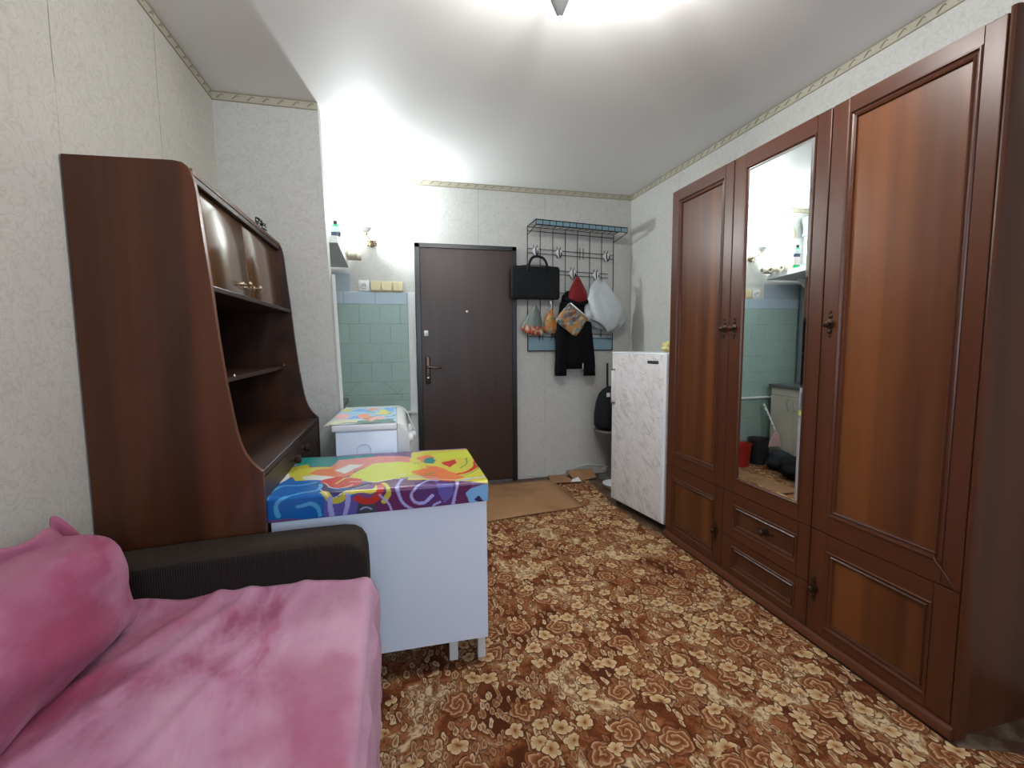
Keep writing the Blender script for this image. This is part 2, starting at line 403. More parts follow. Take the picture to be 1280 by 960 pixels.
def prism(bm, pts, a0, a1, axis='Y', bev=0, mi=0):
    """outline pts in the plane normal to axis, extruded a0..a1"""
    def mk(p, a):
        return {'Y': (p[0], a, p[1]), 'X': (a, p[0], p[1]), 'Z': (p[0], p[1], a)}[axis]
    A = [bm.verts.new(mk(p, a0)) for p in pts]; B = [bm.verts.new(mk(p, a1)) for p in pts]; n = len(pts)
    fs = [bm.faces.new(A[::-1]), bm.faces.new(B)]
    sides = [bm.faces.new((A[i], A[(i+1) % n], B[(i+1) % n], B[i])) for i in range(n)]
    for f in fs+sides: f.material_index = mi
    if bev:
        es = list({e for f in fs for e in f.edges})
        bmesh.ops.bevel(bm, geom=es, offset=bev, segments=2, profile=.5, affect='EDGES')
def tube(bm, pts, r, n=8, cap=True, mi=0):
    pts = [Vector(p) for p in pts]; rings = []
    rs = r if isinstance(r, (list, tuple)) else [r]*len(pts)
    up = None
    for i, p in enumerate(pts):
        d = (pts[min(i+1, len(pts)-1)]-pts[max(i-1, 0)]).normalized()
        if up is None:
            up = Vector((0, 0, 1)) if abs(d.z) < .9 else Vector((1, 0, 0))
        a = d.cross(up)
        if a.length < 1e-4: a = d.cross(Vector((0, 1, 0)))
        a.normalize(); b = a.cross(d).normalized(); up = b
        rings.append([bm.verts.new(p+rs[i]*(a*math.cos(2*PI*k/n)+b*math.sin(2*PI*k/n))) for k in range(n)])
    for i in range(len(rings)-1):
        for k in range(n):
            f = bm.faces.new((rings[i][k], rings[i][(k+1) % n], rings[i+1][(k+1) % n], rings[i+1][k])); f.material_index = mi
    if cap:
        bm.faces.new(rings[0][::-1]).material_index = mi; bm.faces.new(rings[-1]).material_index = mi
def lathe(bm, prof, c=(0, 0, 0), n=24, axis='Z', mi=0):
    c = Vector(c); rings = []
    for r, h in prof:
        ring = []
        for k in range(n):
            a = 2*PI*k/n; u, v = r*math.cos(a), r*math.sin(a)
            q = {'Z': (u, v, h), 'Y': (u, h, v), 'X': (h, u, v)}[axis]
            ring.append(bm.verts.new(c+Vector(q)))
        rings.append(ring)
    for i in range(len(rings)-1):
        for k in range(n): bm.faces.new((rings[i][k], rings[i][(k+1) % n], rings[i+1][(k+1) % n], rings[i+1][k])).material_index = mi
    bm.faces.new(rings[0][::-1]).material_index = mi; bm.faces.new(rings[-1]).material_index = mi
def spline(pts, k=6):
    """catmull-rom through pts"""
    P = [Vector(p) for p in pts]; out = []
    for i in range(len(P)-1):
        a, b, c, d = P[max(i-1, 0)], P[i], P[i+1], P[min(i+2, len(P)-1)]
        for j in range(k):
            t = j/k
            out.append(.5*((2*b)+(c-a)*t+(2*a-5*b+4*c-d)*t*t+(3*b-a-3*c+d)*t**3))
    out.append(P[-1]); return out
def loft(bm, rings, closed=True, cap=True, mi=0):
    R = [[bm.verts.new(p) for p in r] for r in rings]; n = len(R[0])
    for i in range(len(R)-1):
        for k in range(n if closed else n-1):
            bm.faces.new((R[i][k], R[i][(k+1) % n], R[i+1][(k+1) % n], R[i+1][k])).material_index = mi
    if cap and closed:
        bm.faces.new(R[0][::-1]).material_index = mi; bm.faces.new(R[-1]).material_index = mi
    return R
def copy_tree(o, parent=None):
    c = o.copy(); COL.objects.link(c)
    if parent: c.parent = parent
    for ch in [k for k in bpy.data.objects if k.parent == o]: copy_tree(ch, c)
    return c
WALL_W, CEIL_W, FILL_W, EXPO = 32.0, 20.0, 20.0, 0.9

# ------------------------------------------------------------------ room shell
def wallbox(name, lo, hi, m):
    b = BM(); box(b, lo, hi); return struct(name, b, m)
wallbox('floor', (LX-.1, YB-.1, -.1), (RX+.1, D+.1, -.008), M['lino'])
wallbox('ceiling', (LX-.1, YB-.1, H), (RX+.1, D+.1, H+.1), M['ceiling'])
wallbox('wall_left', (LX-.1, YB-.1, -.008), (LX, D+.1, H), M['paper_left'])
wallbox('wall_right', (RX, YB-.1, -.008), (RX+.1, D+.1, H), M['paper'])
# end wall with the entrance opening filled by the door
b = BM(); box(b, (LX, D, -.008), (.19, D+.1, H)); box(b, (1.03, D, -.008), (RX, D+.1, H)); box(b, (.19, D, 2.06), (1.03, D+.1, H))
struct('wall_end', b, M['paper'])
# wall behind the viewer; its unseen window is added to hold the fill light
b = BM(); box(b, (LX, YB-.1, -.008), (-.1, YB, H)); box(b, (1.4, YB-.1, -.008), (RX, YB, H)); box(b, (-.1, YB-.1, -.008), (1.4, YB, .85)); box(b, (-.1, YB-.1, 2.25), (1.4, YB, H))
struct('wall_rear', b, M['paper'])
b = BM()
for x0, x1 in ((-.1, -.04), (.62, .68), (1.34, 1.4)): box(b, (x0, YB-.08, .85), (x1, YB-.03, 2.25), .004)
for z0, z1 in ((.85, .91), (2.19, 2.25)): box(b, (-.04, YB-.08, z0), (1.34, YB-.03, z1), .004)
struct('fill_window_1', b, M['white_paint'])
# stub wall between sitting part and kitchen corner (its edge leans a little)
b = BM(); vs = box(b, (LX, YP, -.008), (-.33, YP+.11, H))
for v in vs:
    if v.co.x > -.5: v.co.x = -.387 if v.co.z > 1 else -.322
struct('wall_partition', b, M['paper'])
def rope_border(name, p0, p1, nrm):
    """paper border under the ceiling with a raised leaf every 8 cm"""
    p0 = Vector(p0); p1 = Vector(p1); nrm = Vector(nrm); L = (p1-p0).length; d = (p1-p0)/L; b = BM()
    def quad(a, c, z0, z1, th, mi=0):
        q = []
        for s, z, k in ((a, z0, 0), (c, z0, 0), (c, z1, 0), (a, z1, 0), (a, z0, 1), (c, z0, 1), (c, z1, 1), (a, z1, 1)):
            q.append(b.verts.new(p0+d*s+Vector((0, 0, z))+nrm*(th*k)))
        for f in ((0, 3, 2, 1), (4, 5, 6, 7), (0, 1, 5, 4), (1, 2, 6, 5), (2, 3, 7, 6), (3, 0, 4, 7)): b.faces.new([q[i] for i in f]).material_index = mi
    quad(0, L, H-.042, H-.0005, .002)
    quad(0, L, H-.045, H-.040, .0035, 1); quad(0, L, H-.004, H-.0005, .0035, 1)
    k = int(L/.075)
    for i in range(k):
        s = (i+.5)*L/k
        c = p0+d*s+Vector((0, 0, H-.022))+nrm*.002
        tube(b, spline([c-d*.017+Vector((0, 0, -.011)), c+nrm*.003+Vector((0, 0, .002)), c+d*.010+Vector((0, 0, .011)), c+d*.019+Vector((0, 0, .003))], 3), [.0008]+[.003]*8+[.0008], 5, True, 1)
    return struct(name, b, [M['border'], M['border_leaf']])
rope_border('trim_1', (LX, YB, 0), (LX, YP, 0), (1, 0, 0))
rope_border('trim_2', (LX, YP, 0), (-.387, YP, 0), (0, -1, 0))
rope_border('trim_3', (LX, D, 0), (RX, D, 0), (0, -1, 0))
rope_border('trim_4', (RX, D, 0), (RX, YB, 0), (-1, 0, 0))
# tiled area with painted margin and ledge
b = BM(); box(b, (LX, D-.012, -.008), (.108, D, 1.672), .002, 1); struct('trim_5', b, M['tiles'])
b = BM(); box(b, (.109, D-.008, -.008), (.172, D, 1.675), .002, 1); struct('trim_6', b, M['white_paint'])
b = BM(); box(b, (LX+.42, D-.045, .655), (.165, D-.012, .672), .004); struct('trim_7', b, M['white_paint'])
# corner bead on the kitchen side of the stub wall: dark line and white strip
b = BM()
for (xt, xb, m, y0, y1) in ((-.372, -.330, 0, YP+.112, YP+.118), (-.362, -.322, 1, YP+.112, YP+.122)):
    w = .006 if m == 0 else .018
    vs = box(b, (0, y0, .03), (w, y1, 1.67), 0, 2, m)
    for v in vs: v.co.x += xt if v.co.z > 1 else xb-.045*0
struct('trim_8', b, [M['black_paint'], M['white_paint']])
# pale blue painted panel on the end wall under the shelf
b = BM(); box(b, (-.905, D-.006, 1.674), (-.345, D, 1.82)); struct('trim_9', b, flat('pale_blue_paint', (.36, .44, .5), .5))

# entrance door
dr = link(bpy.data.objects.new('door_1', None)); dr.location = (.61, D, 0); dr['kind'] = 'structure'
b = BM()
box(b, (.173, D-.045, 0), (.215, D+.03, 2.081), .004); box(b, (1.005, D-.045, 0), (1.047, D+.03, 2.081), .004); box(b, (.173, D-.045, 2.043), (1.047, D+.03, 2.081), .004)
obj('door_frame', b, M['black_paint'], dr)
b = BM(); box(b, (.205, D-.035, .012), (1.012, D+.02, 2.05), .006); leaf = obj('door_leaf', b, M['door_skin'], dr)
hd = BM(); box(hd, (.243, D-.043, .90), (.283, D-.033, 1.135), .008, 3)
obj('lock_plate', hd, M['bronze'], dr, smooth=True)
b = BM(); lathe(b, [(.012, -.004), (.014, -.02), (.010, -.035), (.010, -.048)], (.263, D-.04, 1.045), 16, 'Y')
tube(b, spline([(.263, D-.085, 1.045), (.29, D-.09, 1.047), (.33, D-.09, 1.042), (.375, D-.085, 1.045)], 5), [.010]*5+[.009]*10+[.006], 10)
obj('door_handle', b, M['bronze'], dr, smooth=True)
b = BM(); lathe(b, [(.010, 0), (.010, -.012), (.006, -.014)], (.263, D-.042, .955), 14, 'Y'); obj('key_cylinder', b, M['chrome'], dr, smooth=True)
b = BM(); box(b, (.236, D-.048, 1.308), (.272, D-.033, 1.358), .006, 3)
lathe(b, [(.011, 0), (.011, -.006), (.006, -.008)], (.254, D-.047, 1.336), 14, 'Y'); obj('lock_cover', b, M['white_plastic'], dr, smooth=True)
b = BM(); lathe(b, [(.013, 0), (.013, -.004), (.007, -.007)], (.605, D-.034, 1.517), 16, 'Y'); obj('peephole', b, M['brass'], dr, smooth=True)

# carpet
b = BM(); pts = [(LX+.005, YB+.01), (1.60, YB+.01), (2.0, .25), (2.12, .60), (1.80, .90), (1.645, .96), (1.645, 2.58), (1.60, 2.80), (1.588, 3.2), (1.66, 3.835), (1.35, 3.90), (1.0, 3.93), (.2, 3.95), (LX+.005, 3.9)]
prism(b, pts, -.008, .0, 'Z')
c = obj('carpet', b, M['carpet'], None, (0, 0, -.008)); tag(c, 'brown and cream carpet with roses covering the room floor', 'carpet')

# ------------------------------------------------------------------ wardrobe
XF = 1.664; W0, W1, W2, W3 = 2.600, 2.062, 1.526, .992; ZT = 2.155
wr = thing('wardrobe', 'tall three-door reddish brown wardrobe with a long mirror along the right wall', 'wardrobe', (1.91, 1.8, 0))
b = BM(); box(b, (XF+.021, W3, -.008), (RX-.004, W3+.018, ZT-.004)); box(b, (XF+.021, W0-.018, .02), (RX-.004, W0, ZT-.004))
for y in (W1, W2): box(b, (XF+.021, y-.009, .05), (RX-.004, y+.009, ZT-.02))
box(b, (XF+.021, W3, ZT-.02), (RX-.004, W0, ZT)); box(b, (RX-.012, W3, .02), (RX-.004, W0, ZT)); box(b, (XF+.022, W3+.019, .0), (RX-.014, W0-.019, .05)); box(b, (XF+.021, W3+.02, .46), (RX-.014, W0-.02, .48))
obj('carcass', b, M['mah_side'], wr)
# rounded near corner post with a flute
b = BM(); prism(b, [(XF+.045, W3-.018), (XF+.012, W3-.018), (XF+.003, W3-.014), (XF, W3-.007), (XF+.002, W3-.001), (XF+.02, W3-.0005), (XF+.045, W3-.0005)], 0, ZT+.012, 'Z')
obj('corner_post', b, M['mah_side'], wr, smooth=30)
b = BM(); prism(b, [(XF+.03, .0), (XF-.012, .0), (XF-.018, .008), (XF-.018, .020), (XF-.010, .034), (XF+.004, .042), (XF+.03, .042)], W3-.01, W0, 'Y')
obj('plinth', b, M['mah_plinth'], wr, smooth=30)
def framed(y0, y1, z0, z1, iy0, iy1, iz0, iz1, panel=True):
    """door front at x=XF: flat frame with an inner moulding, opening iy0..iy1 x iz0..iz1; y0<y1.
    Returns (frame stiles bm, panel bm)"""
    b = BM(); th = .021
    box(b, (XF, y0, z0), (XF+th, iy0, z1), .003, 2, 0); box(b, (XF, iy1, z0), (XF+th, y1, z1), .003, 2, 0)
    box(b, (XF, iy0, z0), (XF+th, iy1, iz0), .0, 2, 1); box(b, (XF, iy0, iz1), (XF+th, iy1, z1), .0, 2, 1)
    # moulding: loops around the opening (offset inward, height)
    prof = [(0, .0), (.003, .0035), (.006, .0035), (.010, -.004), (.016, -.006), (.021, -.002), (.026, -.0045), (.028, -.013)]
    loops = []
    for o, h in prof:
        loops.append([b.verts.new((XF-h, y, z)) for y, z in ((iy0+o, iz0+o), (iy1-o, iz0+o), (iy1-o, iz1-o), (iy0+o, iz1-o))])
    for i in range(len(loops)-1):
        for k in range(4): b.faces.new((loops[i][k], loops[i][(k+1) % 4], loops[i+1][(k+1) % 4], loops[i+1][k])).material_index = k % 2 == 0 and 1 or 0
    return b
def field(y0, y1, z0, z1, raised=False):
    b = BM(); o = .0255
    box(b, (XF+.0125, y0+o, z0+o), (XF+.02, y1-o, z1-o))
    if raised: pass
    return b
G = .002
def knob(parent, y, z, up=True):
    b = BM()
    # ornamental back plate: stacked lozenges
    for dz, r in ((0, .020), (.030, .010), (-.030, .010), (.047, .006), (-.047, .006)):
        lathe(b, [(r*1.0, 0), (r, -.002), (r*.6, -.0045)], (XF-.0002, y, z+dz), 14, 'X')
    lathe(b, [(.006, -.004), (.006, -.014), (.012, -.018), (.014, -.024), (.010, -.029), (.004, -.031)], (XF, y, z), 16, 'X')
    return obj('handle', b, M['old_brass'], parent, smooth=35)
fm = [M['mah_frame'], M['mah_rail']]
# far upper door, far lower door
def door(y0, y1, z0, z1, inset, hy, hz, name='door'):
    iy0, iy1, iz0, iz1 = inset
    d = obj(name, framed(y0+G, y1-G, z0, z1, iy0, iy1, iz0, iz1), fm, wr)
    obj('panel', field(iy0, iy1, iz0, iz1), M['mah_panel'], d)
    if hy is not None: knob(d, hy, hz)
    return d
door(W1, W0, .479, ZT-.002, (2.128, 2.535, .548, 2.094), 2.098, 1.318)
door(W1, W0, .044, .475, (2.128, 2.540, .062+.02, .405), 2.112, .226)
door(W3, W2, .479, ZT-.002, (1.048, 1.456, .550, 2.102), 1.488, 1.320)
door(W3, W2, .044, .475, (1.066, 1.450, .070+.012, .408), 1.495, .226)
# mirror door
d = obj('mirror_door', framed(W2+G, W1-G, .479, ZT-.002, 1.592, 1.982, .548, 2.088), fm, wr)
iy0, iy1, iz0, iz1 = 1.592+.012, 1.982-.012, .548+.012, 2.088-.012
b = BM(); bv = .012
o4 = [b.verts.new((XF+.004, y, z)) for y, z in ((iy0, iz0), (iy1, iz0), (iy1, iz1), (iy0, iz1))]
i4 = [b.verts.new((XF+.0015, y, z)) for y, z in ((iy0+bv, iz0+bv), (iy1-bv, iz0+bv), (iy1-bv, iz1-bv), (iy0+bv, iz1-bv))]
k4 = [b.verts.new((XF+.010, y, z)) for y, z in ((iy0, iz0), (iy1, iz0), (iy1, iz1), (iy0, iz1))]
b.faces.new(i4).material_index = 0
for k in range(4):
    b.faces.new((o4[k], o4[(k+1) % 4], i4[(k+1) % 4], i4[k])).material_index = 1
    b.faces.new((k4[k], k4[(k+1) % 4], o4[(k+1) % 4], o4[k])).material_index = 1
b.faces.new(k4[::-1]).material_index = 1
g = obj('mirror', b, [M['mirror'], M['mirror_bevel']], d); g['label'] = 'tall bevelled mirror glass'
knob(d, 2.024, 1.318)
b = BM(); tube(b, [(XF+.006, 1.075, .566), (XF-.010, 1.062, .556), (XF-.014, .996, .484)], .0035, 6); obj('loose_moulding', b, M['mah_plinth'], wr, smooth='all')
# two drawers
for z0, z1, ins in ((.236, .475, (1.590, 1.990, .284, .418)), (.044, .232, (1.590, 1.990, .072, .196))):
    e = obj('drawer', framed(W2+G, W1-G, z0, z1, *ins), fm, wr)
    obj('panel', field(*ins), M['mah_side'], e)
    if z0 > .1:
        b = BM(); y = 1.776; z = .352
        for dy, r in ((0, .020), (.028, .009), (-.028, .009), (.045, .005), (-.045, .005)):
            lathe(b, [(r, .013), (r, .010), (r*.6, .007)], (XF, y+dy, z), 14, 'X')
        lathe(b, [(.006, .006), (.006, -.010), (.013, -.014), (.014, -.020), (.008, -.026)], (XF, y, z), 16, 'X')
        obj('knob', b, M['old_brass'], e, smooth=35)

# ------------------------------------------------------------------ bookcase
Y0, Y1 = 1.642, 2.800
bc = thing('bookcase', 'glossy brown bookcase hutch with open shelves against the left wall', 'bookcase', (-.67, 2.22, 0))
prof = [(-.908, 0), (-.434, 0), (-.434, .841), (-.452, .858), (-.468, .875), (-.484, .905), (-.496, .94), (-.504, .978), (-.513, 1.04), (-.525, 1.133), (-.539, 1.284), (-.551, 1.456), (-.564, 1.6), (-.573, 1.717), (-.578, 1.752), (-.584, 1.776), (-.593, 1.793), (-.606, 1.803), (-.63, 1.807), (-.908, 1.801)]
for y in (Y0, Y1-.022):
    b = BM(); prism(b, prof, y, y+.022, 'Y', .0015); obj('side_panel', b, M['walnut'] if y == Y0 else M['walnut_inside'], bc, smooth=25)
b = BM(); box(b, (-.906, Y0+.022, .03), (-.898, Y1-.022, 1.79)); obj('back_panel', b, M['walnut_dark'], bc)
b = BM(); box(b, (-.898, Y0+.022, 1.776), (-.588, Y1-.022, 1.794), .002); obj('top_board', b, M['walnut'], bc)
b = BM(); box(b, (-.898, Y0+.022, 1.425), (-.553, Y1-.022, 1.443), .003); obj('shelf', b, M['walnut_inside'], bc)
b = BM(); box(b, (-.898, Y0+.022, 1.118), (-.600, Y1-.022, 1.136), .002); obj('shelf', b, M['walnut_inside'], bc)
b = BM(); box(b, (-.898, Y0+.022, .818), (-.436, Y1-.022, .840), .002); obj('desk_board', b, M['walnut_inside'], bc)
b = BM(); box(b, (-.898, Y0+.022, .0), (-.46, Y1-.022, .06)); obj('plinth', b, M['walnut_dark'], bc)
# pegs carrying the middle shelf
for y in (Y0+.32, Y1-.03):
    b = BM(); lathe(b, [(.004, 0), (.004, .008), (.002, .009)], (-.597, y, 1.136), 8); obj('shelf_peg', b, M['chrome'], bc)
ym = (Y0+Y1)/2-.03
for y0, y1, ky in ((Y0+.024, ym-.0015, ym-.075), (ym+.0015, Y1-.024-.001, ym+.075)):
    b = BM(); vs = box(b, (0, y0, 1.446), (.018, y1, 1.755), .0015, 2)
    for v in b.verts: v.co.x += -.604 + (1.446-v.co.z)*.066
    d = obj('cabinet_door', b, M['lacquer'], bc, smooth=25)
    b = BM(); kx = -.604+.018-.006; kz = 1.497
    lathe(b, [(.012, 0), (.010, .004), (.006, .006), (.005, .014), (.012, .020), (.013, .026), (.008, .032), (.003, .034)], (kx, ky, kz), 16, 'X')
    tube(b, [(kx+.024, ky-.016, kz), (kx+.026, ky, kz+.001), (kx+.024, ky+.016, kz)], [.005, .007, .005], 8)
    obj('knob', b, M['brass'], d, smooth=35)
b = BM(); box(b, (-.616, Y0+.022, 1.757), (-.590, Y1-.022, 1.776), .002); obj('top_rail', b, M['walnut_dark'], bc)
for y0, y1, ky in ((Y0+.024, ym-.0015, ym-.11), (ym+.0015, Y1-.025, ym+.11)):
    b = BM(); box(b, (-.456, y0, .065), (-.438, y1, .812), .002); d = obj('cabinet_door', b, M['walnut_inside'], bc)
    b = BM(); lathe(b, [(.010, 0), (.010, .012), (.017, .020), (.018, .034), (.012, .038)], (-.438, ky, .772), 16, 'X'); obj('knob', b, M['walnut_inside'], d, smooth=35)

# tangle of wire on top of the bookcase, and keys
b = BM(); random.seed(3)
pts = [Vector((-.588, 2.42, 1.808))]
for i in range(26): pts.append(Vector((-.60+random.uniform(-.014, .014), 2.40+i*.0048+random.uniform(-.03, .03), 1.802+random.uniform(.0, .05)*(1-i/34))))
tube(b, spline(pts, 4), .0022, 5)
o = obj('wire_coil', b, M['black_metal'], None, (-.60, 2.45, 1.80)); tag(o, 'small tangle of black wire lying on top of the bookcase', 'wire')

# ------------------------------------------------------------------ low white cabinet with oilcloth
lc = thing('low_cabinet', 'low white cabinet on short legs beside the bookcase, under the bright oilcloth', 'cabinet', (-.05, 1.97, 0))
cx0, cx1, cy0, cy1 = -.430, .318, 1.690, 2.252
b = BM(); box(b, (cx0, cy0, .114), (cx1, cy0+.018, .730), .0015); p_ = obj('back_board', b, M['white_enamel'], lc)
b = BM(); box(b, (cx0, cy0+.018, .114), (cx0+.018, cy1, .730)); box(b, (cx1-.018, cy0+.018, .114), (cx1, cy1, .730), .001); box(b, (cx0+.018, cy0+.018, .114), (cx1-.018, cy1, .132)); box(b, (cx0+.018, cy0+.018, .712), (cx1-.018, cy1, .730))
box(b, (cx0+.018, cy0+.018, .40), (cx1-.018, cy1-.03, .416))
obj('body', b, M['white_enamel'], lc)
b = BM(); box(b, (cx0+.02, cy1-.016, .13), ((cx0+cx1)/2-.002, cy1+.001, .712)); obj('door', b, M['white_enamel'], lc)
b = BM(); box(b, ((cx0+cx1)/2+.002, cy1-.016, .13), (cx1-.02, cy1+.001, .712)); obj('door', b, M['white_enamel'], lc)
for x, y, w in ((.172, 1.745, .034), (.284, 1.735, .030), (-.40, 1.745, .034), (.284, 2.19, .030), (-.40, 2.19, .034)):
    b = BM(); box(b, (x, y, 0), (x+w, y+w, .114), .002); obj('leg', b, M['white_paint'], lc)

def paint(P, strokes, base):
    """flat print colours: polygons (w=0) and brush strokes, evaluated at the cloth coordinates P (n,2)"""
    C = np.tile(np.array(base, float), (len(P), 1))
    for col, w, pts in strokes:
        Q = np.array(pts, float)
        if w == 0:
            ins = np.zeros(len(P), bool); j = len(Q)-1
            for i in range(len(Q)):
                a, c = Q[i], Q[j]
                with np.errstate(divide='ignore', invalid='ignore'):
                    hit = ((a[1] > P[:, 1]) != (c[1] > P[:, 1])) & (P[:, 0] < (c[0]-a[0])*(P[:, 1]-a[1])/(c[1]-a[1]+1e-12)+a[0])
                ins ^= hit; j = i
            C[ins] = col
        else:
            S = np.array([tuple(v)[:2] for v in spline([(x, y, 0) for x, y in pts], 6)]) if len(pts) > 2 else Q
            dm = np.full(len(P), 9.)
            for i in range(len(S)-1):
                a, c = S[i], S[i+1]; ab = c-a; L = (ab**2).sum()+1e-12
                tt = np.clip(((P-a)@ab)/L, 0, 1); dd = np.hypot(*(P-a-tt[:, None]*ab).T); dm = np.minimum(dm, dd)
            C[dm < w/2] = col
    return C
def color_mesh(o, cols):
    at = o.data.color_attributes.new('print', 'FLOAT_COLOR', 'POINT')
    at.data.foreach_set('color', np.hstack([cols, np.ones((len(cols), 1))]).astype(np.float32).ravel())
def warp(P, a=.006, f=18):
    return P+a*np.stack([np.sin(P[:, 1]*f+P[:, 0]*7)+.6*np.sin(P[:, 1]*f*3.1-P[:, 0]*f*2.3), np.cos(P[:, 0]*f*1.1+P[:, 1]*9)+.6*np.cos(P[:, 0]*f*2.9+P[:, 1]*f*2.2)], 1)
